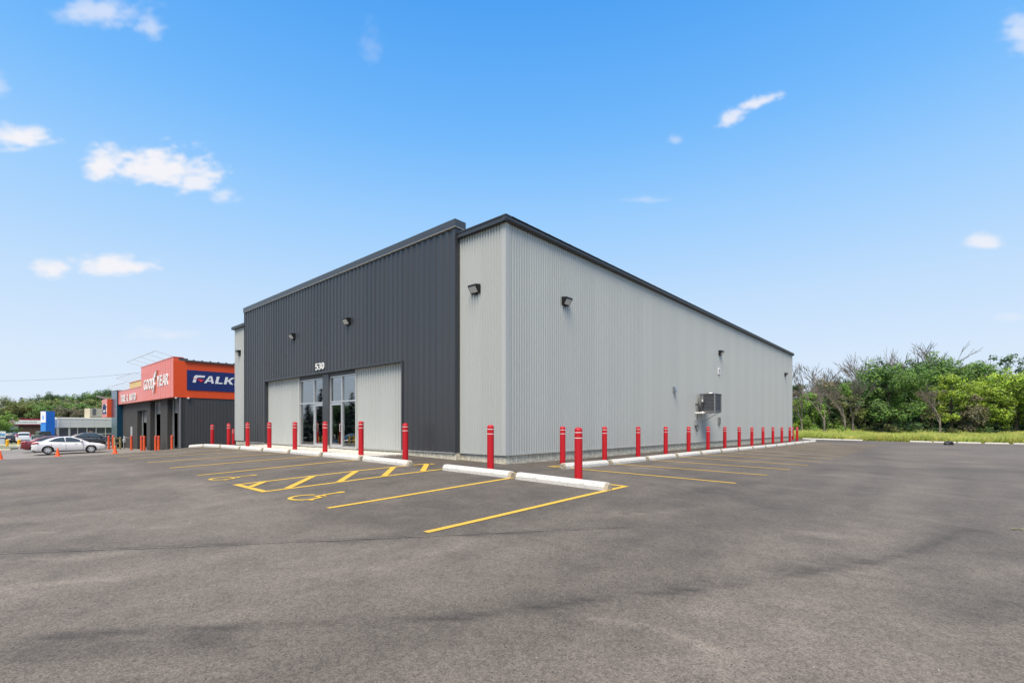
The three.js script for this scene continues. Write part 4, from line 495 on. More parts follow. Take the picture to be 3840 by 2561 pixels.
{ // pickup: cab of the utility kind, open bed
  const [x, z] = at2(100, 84), o = thing('pickup_truck', 'black pickup truck with open bed in front of the blue tower', 'truck', [x, G(x, z) + 0.1, -z], Math.atan2(0.45, -0.9)), p = mat(0.013, 0.014, 0.017, 0.35, { clearcoat: 1 });
  part('bed', new RoundedBoxGeometry(2.1, 0.7, 1.9, 2, 0.06).translate(-1.6, 0.95, 0), p, o); part('bed_liner', bx(-2.55, -0.65, 1.301, 1.32, -0.82, 0.82), trimM, o); part('cab', new RoundedBoxGeometry(2.1, 0.75, 1.9, 3, 0.1).translate(0.4, 0.98, 0), p, o); part('cab_roof', new RoundedBoxGeometry(1.7, 0.7, 1.6, 3, 0.2).translate(0.35, 1.6, 0), p, o); part('hood', new RoundedBoxGeometry(1.5, 0.6, 1.85, 3, 0.12).translate(2.1, 0.95, 0), p, o);
  part('rear_window', bx(-0.515, -0.5, 1.38, 1.8, -0.62, 0.62), carGlass, o); for (const s of [1, -1]) { part('side_window', bx(-0.3, 1.0, 1.4, 1.82, s * 0.8 - 0.006, s * 0.8 + 0.006), carGlass, o); part('tail_light', bx(-2.67, -2.62, 0.85, 1.25, s * 0.85 - 0.08, s * 0.85 + 0.08), lampRed, o); }
  const q = carGeometry('suv'); for (const ax of [-1.6, 1.9]) for (const s of [1, -1]) { const t = part('wheel', q.tyre, tyreM, o); t.position.set(ax, 0.38, s * 0.85); t.scale.setScalar(1.1); if (s < 0) t.rotation.y = Math.PI; part('rim', q.rim, rimM, t); }
}

// ------------------------------------------------------------------ dealership, collision shop and signs across the old pavement
{
  const yG = -2.1, pale = mat(0.72, 0.68, 0.6, 0.7), panelM = mat(0.66, 0.62, 0.55, 0.6), cream = mat(0.52, 0.46, 0.34, 0.8), brightBlue = mat(0.0, 0.17, 0.62, 0.4), bluePanel = mat(0.16, 0.26, 0.46, 0.4), winM = mat(0.03, 0.032, 0.05, 0.08, { clearcoat: 1 }), mull = mat(0.55, 0.5, 0.42, 0.6);
  // long face towards +x; local x along the face (away from the camera), z out of the face
  const D = thing('car_dealership', 'low grey panelled car dealership with storefront windows', 'building', [-89, yG, -95], Math.atan2(0.87, 0.5)), L = 9.6;
  part('wall', bx(0, L, -0.6, 4.9, -3.3, -0.3), pale, D); part('fascia_core', bx(0, L, 2.92, 4.6, -0.3, -0.05), pale, D);
  for (let i = 0; i < 5; i++) for (let j = 0; j < 2; j++) part('fascia_panel', bx(i * L / 5 + 0.015, (i + 1) * L / 5 - 0.015, 2.95 + j * 0.8, 2.95 + (j + 1) * 0.8 - 0.03, -0.05, 0.02), panelM, D);
  part('parapet_cap', bx(-0.05, L + 0.05, 4.58, 4.78, -0.3, 0.06), mat(0.66, 0.62, 0.56, 0.6), D); part('parapet_cap', bx(-0.05, L + 0.05, 4.78, 4.95, -3.3, -0.25), pale, D);
  part('window_band', bx(0.1, L - 0.8, 0.25, 2.9, -0.3, -0.22), winM, D); for (const x of [0.1, 1.6, 3.0, 4.5, 6.0, 7.6, 9.0]) part('mullion', bx(x, x + (x > 1.5 && x < 2 ? 0.3 : 0.11), 0.2, 2.92, -0.24, -0.12), mull, D); part('mullion', bx(6.05, 9.0, 1.55, 1.68, -0.24, -0.13), mull, D); part('window_base', bx(0, L, -0.5, 0.28, -0.3, -0.1), pale, D);
  for (const [x, s] of [[3.7, 0.9], [5.2, 1.15]]) { const p = part('window_portrait', new THREE.SphereGeometry(0.36 * s, 12, 10).scale(1, 1.25, 0.08).translate(x, 1.25 * s + 0.35, -0.21), mat(0.28, 0.15, 0.08, 0.8), D); part('portrait_shoulders', new THREE.SphereGeometry(0.8 * s, 12, 8).scale(1, 0.6, 0.04).translate(x, 0.5, -0.215), mat(0.02, 0.018, 0.015, 0.8), p); }
  // short face towards the camera with the blue sign panel
  part('corner_panel', bx(-0.06, 0, 2.95, 4.58, -3.2, -0.3), bluePanel, D); part('corner_panel_cap', bx(-0.1, 0, 4.58, 4.95, -3.3, -0.25), pale, D); { const e = part('cross_emblem', bx(-0.1, -0.06, 3.65, 3.9, -2.7, -0.9), M.steel, D); part('emblem_centre', bx(-0.11, -0.06, 3.5, 4.05, -2.2, -1.5), M.steel, e); } part('corner_window', bx(-0.05, 0, 0.25, 2.9, -3.2, -0.4), winM, D); for (const z of [-3.1, -2.3, -1.5, -0.5]) part('mullion', bx(-0.1, -0.05, 0.2, 2.92, z - 0.06, z + 0.06), mull, D);
  part('upper_storey', bx(5.2, 12, 4.9, 6.9, -3.25, -0.6), cream, D); part('upper_door', bx(5.6, 6.2, 5.5, 6.8, -0.6, -0.56), mat(0.13, 0.12, 0.13, 0.8), D); part('lower_ledge', bx(5.1, 12, 5.1, 5.3, -0.6, -0.4), mat(0.4, 0.36, 0.28, 0.8), D);
  const T = thing('blue_tower', 'tall bright blue sign tower with white panel at the dealership corner', 'sign tower', [-87.9, yG, -93.0], Math.PI / 2 - 0.1); part('column', bx(-1.0, 0.6, -0.6, 6.05, -1.6, -0.5), brightBlue, T); for (let i = 0; i < 6; i++) part('panel_joint', bx(-1.006, 0.606, 0.9 * i + 0.4, 0.9 * i + 0.42, -1.59, -0.494), mat(0, 0.1, 0.4, 0.5), T);
  part('white_panel', bx(-1.05, -1.0, 3.9, 6.0, -1.62, -0.55), M.white, T); part('panel_mark', bx(-1.07, -1.05, 4.5, 5.3, -1.25, -0.9), mat(0.25, 0.45, 0.8, 0.5), T); part('light_blue_panel', bx(-1.05, -1.0, -0.3, 3.6, -1.62, -0.55), mat(0.05, 0.24, 0.6, 0.4), T); part('doorway', bx(-1.07, -1.05, 0, 2.2, -1.5, -0.8), mat(0.0, 0.08, 0.25, 0.4), T);
  // collision shop facing the camera
  const C = thing('collision_shop', 'collision repair shop with maroon band and white CSN sign', 'building', [-121, -2.4, -118], Math.PI / 4 * 0.9), maroon = mat(0.22, 0.008, 0.03, 0.5), W = 9.5;
  part('wall', bx(-W / 2, 0.6, -0.6, 4.0, -8, 0), mat(0.5, 0.53, 0.56, 0.7), C); part('brick_wall', bx(0.6, W / 2 + 1, -0.6, 4.0, -8, 0.3), mat(0.11, 0.06, 0.045, 0.9, { map: stainTile }), C); part('band', bx(-W / 2 - 0.3, W / 2 + 1.2, 3.7, 5.4, -8, 0.7), maroon, C); part('sign_board', bx(-W / 2 + 1.0, W / 2 + 1.1, 4.0, 4.95, 0.7, 0.78), M.white, C); part('corner_board', bx(-W / 2 - 0.28, -W / 2 + 0.1, 3.9, 5.1, 0.7, 0.76), M.white, C);
  { let x = -W / 2 + 1.4; for (const ch of 'CSN') { const bd = part('letter_block', bx(x, x + 0.9, 4.2, 4.8, 0.78, 0.8), mat(0.6, 0.06, 0.12, 0.5), C); part('letter', letters(ch, 0.42, 0.5, 0.02).translate(x + 0.2, 4.29, 0.8), M.white, bd); x += 1.15; } part('sign_lettering', letters('COLLISION CENTRE', 0.28, 3.4, 0.02).translate(x + 0.3, 4.35, 0.78), mat(0.2, 0.2, 0.22, 0.6), C); }
  part('bay_door', bx(-3.6, -0.9, -0.3, 2.0, 0, 0.06), mat(0.02, 0.02, 0.022, 0.3), C); part('pier', bx(-4.3, -3.9, -0.5, 3.7, 0, 0.3), mat(0.55, 0.58, 0.6, 0.7), C); part('roof_unit', bx(-1.6, -0.6, 5.4, 5.65, -4, -3), M.white, C);
  const sgx = at2(1.5, 61), sg = thing('script_sign', 'white street sign with blue script letters at the pavement edge', 'sign', [sgx[0], G(...sgx) - 0.1, -sgx[1]], 0.72); part('sign_head', bx(-2.2, 0.38, 1.05, 1.85, -0.15, 0.15), M.white, sg); part('script_letters', letters('do', 0.36, 0.62, 0.03, 0.3).translate(-0.35, 1.28, 0.15), mat(0.0, 0.3, 0.6, 0.5), sg); part('sign_band', bx(-2.15, 0.34, 0.9, 1.05, -0.13, 0.13), mat(0.03, 0.06, 0.15, 0.5), sg); part('sign_pillar', bx(-2.1, 0.3, -0.3, 0.9, -0.13, 0.13), mat(0.55, 0.58, 0.62, 0.6), sg);
  const yb = thing('yellow_bollard', 'short yellow bollard at the curb before the parked vehicles', 'bollard', [0, 0, 0], 0, 'yellow bollards at the dealership curb'); part('post', new THREE.LatheGeometry([[0.17, -0.3], [0.17, 0.62], [0.13, 0.72], [0.0001, 0.76]].map((p) => new THREE.Vector2(...p)), 14), mat(0.8, 0.4, 0.01, 0.5), yb); part('band', new THREE.CylinderGeometry(0.174, 0.174, 0.05, 14).translate(0, 0.5, 0), mat(0.5, 0.22, 0.01, 0.5), yb);
  [15.5, 42.5, 74].forEach((dx, i) => { const p = at2(dx, 60); if (i) copyOf(yb, [p[0], G(...p), -p[1]], 0); else yb.position.set(p[0], G(...p), -p[1]); });
  // curbs and a strip of turf
  const curb = (pts, w, h, name, m, lab) => { const g = []; for (let i = 0; i + 1 < pts.length; i++) { const [x0, z0] = pts[i], [x1, z1] = pts[i + 1], Ln = Math.hypot(x1 - x0, z1 - z0), q = new THREE.BoxGeometry(Ln, h + 0.3, w).translate(0, h / 2 - 0.15, 0); q.rotateY(Math.atan2(z1 - z0, x1 - x0)); q.translate((x0 + x1) / 2, G((x0 + x1) / 2, (z0 + z1) / 2), -(z0 + z1) / 2); g.push(q); } return setting(name, join(g), m); };
  curb([at2(-40, 61.5), at2(90, 58.5)], 0.2, 0.14, 'curb', M.concrete); curb([at2(-60, 64), at2(100, 61.5)], 3.2, 0.1, 'grass_strip', turf); curb([at2(-40, 51), at2(20, 51.5)], 2.4, 0.1, 'grass_island', turf); curb([at2(-40, 49.6), at2(24, 50)], 0.2, 0.15, 'curb', M.concrete);
}
single('crumpled_bag', (() => { const p = at2(2179, 58), y = G(...p), g = new THREE.IcosahedronGeometry(1, 4), a = g.attributes.position, v = new THREE.Vector3(); for (let i = 0; i < a.count; i++) { v.fromBufferAttribute(a, i); const n = 0.7 + 0.55 * (fbm(v.x * 2.2 + 5, v.z * 2.2 + v.y * 1.7, 4)); a.setXYZ(i, p[0] + v.x * 0.56 * n, y + Math.max(0, 0.18 + v.y * 0.3 * n), -p[1] + v.z * 0.4 * n); } g.computeVertexNormals(); return g; })(), mat(0.012, 0.012, 0.013, 0.45), 'crumpled black bag lying on the asphalt before the grass edge', 'bag');
{ // a leafy twig and pale stone chips dropped on the asphalt
  const tw = thing('leaf_twig', 'small yellow green leafy twig lying on the asphalt', 'twig', [6.72, G(6.72, 6.45) + 0.005, -6.45], 0.4); for (let i = 0; i < 5; i++) { const sh = new THREE.Shape(); sh.moveTo(0, 0); sh.quadraticCurveTo(0.035, 0.025, 0.085, 0); sh.quadraticCurveTo(0.035, -0.025, 0, 0); const m = part('leaf', new THREE.ShapeGeometry(sh, 4).rotateX(-Math.PI / 2 + 0.3 * (i % 3 - 1)), mat(0.35, 0.4, 0.06, 0.7), tw); m.position.set(i * 0.03 - 0.06, 0.015, (i % 2) * 0.02); m.rotation.y = i * 1.3; } part('stem', bar([-0.08, 0.012, 0], [0.1, 0.012, 0.01], 0.003, 5), mat(0.2, 0.15, 0.06, 0.8), tw);
  const r = rng(91), spots = []; while (spots.length < 22) { const x = lerp(-7, 7, r()), z = lerp(2.2, 11, r() * r()); if (Math.abs(x / z) < 1.05) spots.push([x, z]); } const chips = shadows(new THREE.InstancedMesh(new THREE.IcosahedronGeometry(0.008, 0), mat(0.3, 0.29, 0.26, 0.9), spots.length)), m = new THREE.Matrix4(); spots.forEach(([x, z], i) => { m.compose(new THREE.Vector3(x, G(x, z) + 0.004, -z), new THREE.Quaternion().setFromEuler(new THREE.Euler(r() * 3, r() * 3, 0)), new THREE.Vector3(0.5 + r(), 0.45, 0.5 + r())); chips.setMatrixAt(i, m); }); chips.name = 'stone_chips'; chips.userData = { kind: 'stuff' }; scene.add(chips);
}
single('overhead_wire', tube([[-150, 9.5, -95], [-110, 8.7, -85], [-70, 8.0, -72], [-48, 7.2, -58], [-37.5, 6.95, -51]], 0.013, 5, 40), mat(0.1, 0.1, 0.1, 0.7), 'thin overhead wire crossing the sky to the tyre shop', 'wire');

// ------------------------------------------------------------------ trees
const barkTile = grain(256, (u, v) => { const k = 0.7 + 0.5 * (tile(u, v * 0.25, 32) - 0.5) + 0.3 * (tile(u, v, 80) - 0.5); return [k, k * 0.96, k * 0.9]; });
const bark = mat(0.16, 0.135, 0.11, 0.95, { map: barkTile }), greyBark = mat(0.42, 0.39, 0.36, 0.95, { map: barkTile });
function limb(list, a, b, r0, r1, n = 5) { const d = b.clone().sub(a), g = new THREE.CylinderGeometry(r1, r0, d.length(), n, 1, true); g.applyQuaternion(new THREE.Quaternion().setFromUnitVectors(new THREE.Vector3(0, 1, 0), d.normalize())); g.translate((a.x + b.x) / 2, (a.y + b.y) / 2, (a.z + b.z) / 2); list.push(g); }
function leafQuads(blobs, leaves, size, r, droop = 0) {       // small pointed leaf sprays through the volume of each blob
  const pos = [], col = [], uv = [], v = new THREE.Vector3(), a = new THREE.Vector3(), b = new THREE.Vector3(), n = new THREE.Vector3();
  for (const [cx, cy, cz, rad, tone] of blobs) {
    const count = Math.round(leaves * rad * rad);
    for (let i = 0; i < count; i++) {
      do v.set(r() * 2 - 1, r() * 2 - 1, r() * 2 - 1); while (v.lengthSq() > 1 || v.lengthSq() < 0.12);
      const l = Math.pow(v.length(), 0.55); v.normalize().multiplyScalar(l * rad * (0.72 + 0.5 * r())); v.y *= 0.82;
      n.set(r() - 0.5, r() * 0.9 + 0.1, r() - 0.5).addScaledVector(v, 0.5 / rad).normalize(); a.set(r() - 0.5, (r() - 0.5) * 0.6 - droop, r() - 0.5).cross(n).normalize(); b.crossVectors(n, a);
      const s = size * (0.55 + 0.9 * r()), w = s * 0.42, x = cx + v.x, y = cy + v.y, z = cz + v.z, k = tone * (0.75 + 0.5 * r()), h = 0.85 + 0.3 * r();
      const p = [[-s, 0], [0.1 * s, w], [s, 0], [-0.1 * s, -w]].map(([e, f]) => [x + a.x * e + b.x * f, y + a.y * e + b.y * f, z + a.z * e + b.z * f]);
      pos.push(...p[0], ...p[1], ...p[2], ...p[0], ...p[2], ...p[3]); for (let q = 0; q < 6; q++) col.push(k * h, k, k * 0.9); for (let q = 0; q < 6; q++) uv.push(0, 0);
    }
  }
  const g = new THREE.BufferGeometry(); g.setAttribute('position', new THREE.Float32BufferAttribute(pos, 3)); g.setAttribute('color', new THREE.Float32BufferAttribute(col, 3)); g.setAttribute('uv', new THREE.Float32BufferAttribute(uv, 2)); g.computeVertexNormals(); return g;
}
function broadleaf(seed, H, W, low, o = {}) {          // returns {trunk, crown} geometries, H tall, crown about W wide from low * H up
  const r = rng(seed), wood = [], blobs = [], base = new THREE.Vector3(0, -0.3, 0); let p = base, y = 0; const lean = [(r() - 0.5) * 0.08, (r() - 0.5) * 0.08], R = H * 0.018 + 0.05;
  const N = 7; for (let i = 1; i <= N; i++) { const q = new THREE.Vector3(lean[0] * H * i / N + (r() - 0.5) * 0.25, H * 0.86 * i / N, lean[1] * H * i / N + (r() - 0.5) * 0.25); limb(wood, p, q, R * (1.05 - (i - 1) / N), R * (1.05 - i / N) + 0.012, 7); p = q;
    if (q.y > low * H) { const k = (q.y / H - low) / (1 - low), reach = W * 0.5 * Math.sin(Math.PI * clamp(0.18 + 0.78 * k)) ** 0.7; const m = o.sparse ? 4 : 6; for (let j = 0; j < m; j++) { const a = r() * 6.28, L = reach * (0.45 + 0.75 * r()), e = new THREE.Vector3(q.x + Math.cos(a) * L, q.y + L * (0.1 + 0.45 * r()), q.z + Math.sin(a) * L); limb(wood, q, e, R * 0.34 * (1.1 - k), 0.015, 4); const rad = (o.blob ?? 0.135) * W * (0.5 + 0.75 * r()); blobs.push([e.x, e.y, e.z, rad, 0.7 + 0.6 * r()]); if (!o.sparse) { const mid = q.clone().lerp(e, 0.55); blobs.push([mid.x, mid.y + 0.2, mid.z, rad * 0.8, 0.6 + 0.6 * r()]); } for (let w = 0; w < 2; w++) { const f = e.clone().add(new THREE.Vector3((r() - 0.5) * rad * 2.4, (r() - 0.3) * rad * 1.7, (r() - 0.5) * rad * 2.4)); limb(wood, q.clone().lerp(e, 0.7), f, 0.025, 0.008, 3); blobs.push([f.x, f.y, f.z, rad * (0.35 + 0.35 * r()), 0.75 + 0.6 * r()]); } } } }
  blobs.push([p.x, p.y + H * 0.04, p.z, W * 0.15, 1], [p.x + W * 0.08, p.y + H * 0.06, p.z, W * 0.1, 1.1]);
  return { trunk: join(wood), crown: leafQuads(blobs, o.leaves ?? 105, o.leaf ?? 0.21, r), H };
}
function bare(seed, H, spread) {
  const r = rng(seed), wood = [], grow = (p, d, L, R, n) => { const q = p.clone().addScaledVector(d, L); limb(wood, p, q, Math.max(R, 0.024), Math.max(R * 0.68, 0.017), n > 3 ? 6 : 3); if (n === 0) return; const k = n > 3 ? 3 : 2 + (r() < 0.75 ? 1 : 0); for (let i = 0; i < k; i++) { const e = d.clone().add(new THREE.Vector3((r() - 0.5) * spread, (r() - 0.25) * 0.35, (r() - 0.5) * spread)).normalize(); grow(i ? p.clone().lerp(q, 0.5 + 0.5 * r()) : q, e, L * (0.62 + 0.25 * r()), R * (i ? 0.42 : 0.66), n - 1); } };
  grow(new THREE.Vector3(0, -0.3, 0), new THREE.Vector3((r() - 0.5) * 0.1, 1, (r() - 0.5) * 0.1).normalize(), H * 0.33, H * 0.02, 5); const g = join(wood); g.computeBoundingBox(); return { trunk: g, H: g.boundingBox.max.y };
}
function spruce(seed, H, W) {
  const r = rng(seed), wood = [], blobs = []; limb(wood, new THREE.Vector3(0, -0.3, 0), new THREE.Vector3(0, H, 0), H * 0.018, 0.02, 7); const pos = [], col = [], uv = [];
  for (let y = H * 0.05; y < H; y += H * 0.018) { const k = 1 - y / H, n = 7 + Math.round(6 * k); for (let i = 0; i < n; i++) { const a = r() * 6.28, L = W * 0.5 * Math.pow(k, 0.85) * (0.7 + 0.5 * r()) + 0.08, dx = Math.cos(a), dz = Math.sin(a), tone = 0.6 + 0.7 * r(); const m = Math.ceil(L / 0.32); for (let j = 0; j < m; j++) for (const s of [-1, 1]) { const d0 = L * j / m, d1 = d0 + 0.42, w = 0.24 * (0.5 + r()), dr = -0.28, x0 = dx * d0, z0 = dz * d0, x1 = dx * d1 - dz * s * w, z1 = dz * d1 + dx * s * w, y0 = y + d0 * dr, y1 = y + d1 * dr - 0.1 * r(); pos.push(x0, y0 + 0.05, z0, x1, y1, z1, dx * d1, y + d1 * dr + 0.04, dz * d1); for (let q = 0; q < 3; q++) { col.push(tone * 0.95, tone, tone); uv.push(0, 0); } } } }
  const g = new THREE.BufferGeometry(); g.setAttribute('position', new THREE.Float32BufferAttribute(pos, 3)); g.setAttribute('color', new THREE.Float32BufferAttribute(col, 3)); g.setAttribute('uv', new THREE.Float32BufferAttribute(uv, 2)); g.computeVertexNormals(); return { trunk: join(wood), crown: g, H };
}
const leafM = (r, g, b) => mat(r, g, b, 1, { vertexColors: true, transmission: 0.3, thickness: 0 });
const LEAF = { lime: leafM(0.33, 0.45, 0.04), fresh: leafM(0.22, 0.37, 0.045), mid: leafM(0.14, 0.26, 0.045), deep: leafM(0.065, 0.135, 0.032), olive: leafM(0.2, 0.24, 0.065), dusk: leafM(0.22, 0.2, 0.12), needle: leafM(0.022, 0.05, 0.028) };
const FORM = { broadA: broadleaf(3, 11, 9, 0.16), broadB: broadleaf(8, 11, 8, 0.12), broadC: broadleaf(15, 12, 7, 0.22), tall: broadleaf(21, 13, 6.5, 0.3, { blob: 0.18 }), loose: broadleaf(33, 12, 6, 0.3, { sparse: true, leaves: 80, blob: 0.13 }), column: broadleaf(44, 9, 4.2, 0.08, { blob: 0.2 }), bareA: bare(5, 12, 1.1), bareB: bare(12, 12, 1.4), bareC: bare(27, 12, 0.9), spruceA: spruce(2, 10, 5), spruceB: spruce(9, 12, 4.4) };
function plant(form, leaf, x, z, H, label, group, o = {}) {
  const f = FORM[form], k = H / f.H, t = thing(o.name ?? (f.crown ? (/spruce/.test(form) ? 'spruce_tree' : 'leafy_tree') : 'bare_tree'), label, o.category ?? 'tree', [x, G(x, z) - 0.05, -z], (o.turn ?? hash(Math.round(x * 7), Math.round(z * 7)) * 6.28), group); t.scale.set(k * (o.wide ?? 1), k, k * (o.wide ?? 1));
  part('trunk', f.trunk, f.crown ? bark : greyBark, t); if (f.crown) part('crown', f.crown, LEAF[leaf], t); return t;
}
const hTop = (dx, topY, z) => { const x = (dx - 1175.5) / 1114 * z; return (977.5 - topY) * z / 1114 + 1.19 - G(x, z); };
function at3(form, leaf, dx, topY, z, label, group, o) { const x = (dx - 1175.5) / 1114 * z; return plant(form, leaf, x, z, hTop(dx, topY, z) * (o?.k ?? 1), label, group, o); }
const gR = 'trees beyond the grass edge';
// leafless trees standing above the wood
for (const [form, dx, top, z, l] of [['bareA', 1834, 832, 92, 'leafless grey tree rising behind the end of the long wall'], ['bareB', 1872, 850, 95, 'leafless grey tree with fine twigs near the long wall'], ['bareB', 1899, 834, 90, 'wide leafless grey tree above the low green trees'], ['bareC', 1926, 846, 93, 'leafless grey tree with fine twigs near the long wall'], ['bareC', 1957, 850, 96, 'thin leafless tree between the low green trees'], ['bareC', 2011, 800, 98, 'tall thin leafless snag above the big green tree'], ['bareA', 2044, 816, 99, 'leafless tree above the big green tree'], ['bareC', 2084, 796, 100, 'tall leafless tree rising over the dark green crowns'], ['bareB', 2111, 794, 101, 'tall leafless tree rising over the dark green crowns'], ['bareA', 2140, 796, 100, 'tall leafless tree rising over the dark green crowns'], ['bareC', 2332, 815, 94, 'leafless snag beside the vine covered tree']]) at3(form, null, dx, top, z, l, 'leafless trees in the wood');
for (const [dx, top, z, l] of [[1843, 870, 82, 'thin grey leafless sapling before the low yellow green tree'], [1868, 862, 83, 'thin grey leafless sapling with straight stem near the last bollard'], [1893, 880, 80.5, 'thin straight stem standing forward beside the brownish tree'], [1941, 872, 81, 'thin pale stem before the olive young tree'], [1960, 860, 81.5, 'slightly leaning thin stem before the yellowish young tree'], [1985, 852, 84, 'thin leafless stem at the edge of the big green tree'], [2160, 872, 80.5, 'thin grey leafless tree before the lime green crown']]) at3('bareC', null, dx, top, z, l, 'leafless trees in the wood');
// back row
for (const [form, leaf, dx, top, z, l, o] of [['broadC', 'deep', 1820, 880, 96, 'dark green tree partly hidden by the end of the long wall'], ['tall', 'deep', 1888, 880, 94, 'dark slim tree in the back row near the long wall'], ['broadB', 'deep', 1945, 872, 96, 'dark green tree in the back row below the thin leafless tree'], ['tall', 'deep', 2000, 850, 97, 'dark green tree at the shoulder of the big green tree'], ['broadA', 'deep', 2075, 838, 96, 'dark green crown under the tall leafless trees'], ['broadC', 'mid', 2130, 828, 96, 'tall green tree in the back row under the leafless trees'], ['broadA', 'mid', 2165, 832, 95, 'tall green tree in the middle of the back row'], ['broadC', 'fresh', 2215, 834, 96, 'tall fresh green tree with spreading top behind the lime tree'], ['loose', 'mid', 2267, 831, 94, 'slim open green tree against the sky'], ['tall', 'deep', 2262, 870, 96, 'dark green tree in the back row by the slim open tree'], ['loose', 'deep', 2316, 808, 92, 'vine covered snag standing highest beside the lime trees'], ['broadA', 'deep', 2345, 872, 98, 'dark green tree behind the lime trees'], ['broadB', 'deep', 2400, 850, 96, 'dark green tree at the outer end of the back row']]) at3(form, leaf, dx, top, z, l, gR, o);
// front row
for (const [form, leaf, dx, top, z, l, o] of [['column', 'lime', 1826, 920, 84, 'low yellow green tree tucked against the end of the long wall'], ['column', 'fresh', 1857, 902, 83, 'small fresh green tree just past the last bollard'], ['column', 'mid', 1880, 925, 84, 'small green tree between the slim trunk and the wall'], ['loose', 'dusk', 1902, 868, 84, 'slim brownish tree with thin straight trunk'], ['tall', 'mid', 1925, 880, 87, 'slim green tree below the wide leafless tree'], ['column', 'olive', 1950, 908, 83, 'olive green young tree beside the thin leaning trunk'], ['loose', 'fresh', 1972, 880, 84, 'yellowish young tree beside the big green tree'], ['broadA', 'mid', 2046, 846, 82, 'big rounded green tree standing forward of the wood', { wide: 1.05 }], ['tall', 'fresh', 2090, 858, 85, 'fresh green tree leaning out of the big green tree'], ['loose', 'dusk', 2140, 895, 84, 'grey brown thinning tree between green and lime crowns', { wide: 1.1 }], ['broadC', 'lime', 2185, 856, 83, 'lime green tree with bushy crown facing the lot', { wide: 0.95 }], ['column', 'dusk', 2225, 905, 82, 'grey twiggy bush below the lime green tree'], ['broadB', 'lime', 2278, 878, 83, 'lime green tree joined to the outer lime tree'], ['broadA', 'lime', 2332, 856, 82, 'largest lime green tree at the outer end of the wood', { wide: 1.1 }], ['broadB', 'lime', 2400, 862, 81, 'lime green tree past the outer end of the wood']]) at3(form, leaf, dx, top, z, l, gR, o);
// bushes along the foot of the wood
{ const r = rng(55), shrub = [0, 1, 2].map((i) => { const q = rng(100 + i), blobs = []; for (let k = 0; k < 14; k++) blobs.push([(q() - 0.5) * 2.6, 0.3 + q() * 1.3, (q() - 0.5) * 2.2, 0.45 + 0.45 * q(), 0.6 + 0.7 * q()]); const wood = []; for (let k = 0; k < 7; k++) limb(wood, new THREE.Vector3(0, -0.2, 0), new THREE.Vector3((q() - 0.5) * 2, 1.2 + q(), (q() - 0.5) * 2), 0.04, 0.01, 4); return { trunk: join(wood), crown: leafQuads(blobs, 130, 0.17, q), H: 2 }; }); shrub.forEach((s, i) => { FORM['shrub' + i] = s; });
  const tints = ['deep', 'mid', 'deep', 'olive', 'deep', 'fresh', 'deep', 'mid'], words = { deep: 'dark green', mid: 'green', olive: 'olive', fresh: 'fresh green', dusk: 'grey brown' };
  for (let i = 0; i < 52; i++) { const dx = 1822 + i * 11.6 + r() * 8, row = i % 3, z = 81.5 + row * 3.2 + r() * 1.6, x = (dx - 1175.5) / 1114 * z, leaf = tints[Math.floor(r() * 8)]; plant('shrub' + (i % 3), leaf, x, z, (1.6 + row * 1.0) * (0.75 + 0.7 * r()), words[leaf] + ' bush in the undergrowth at the foot of the wood', 'bushes at the foot of the wood', { name: 'bush', category: 'bush', wide: 1.3 }); } }
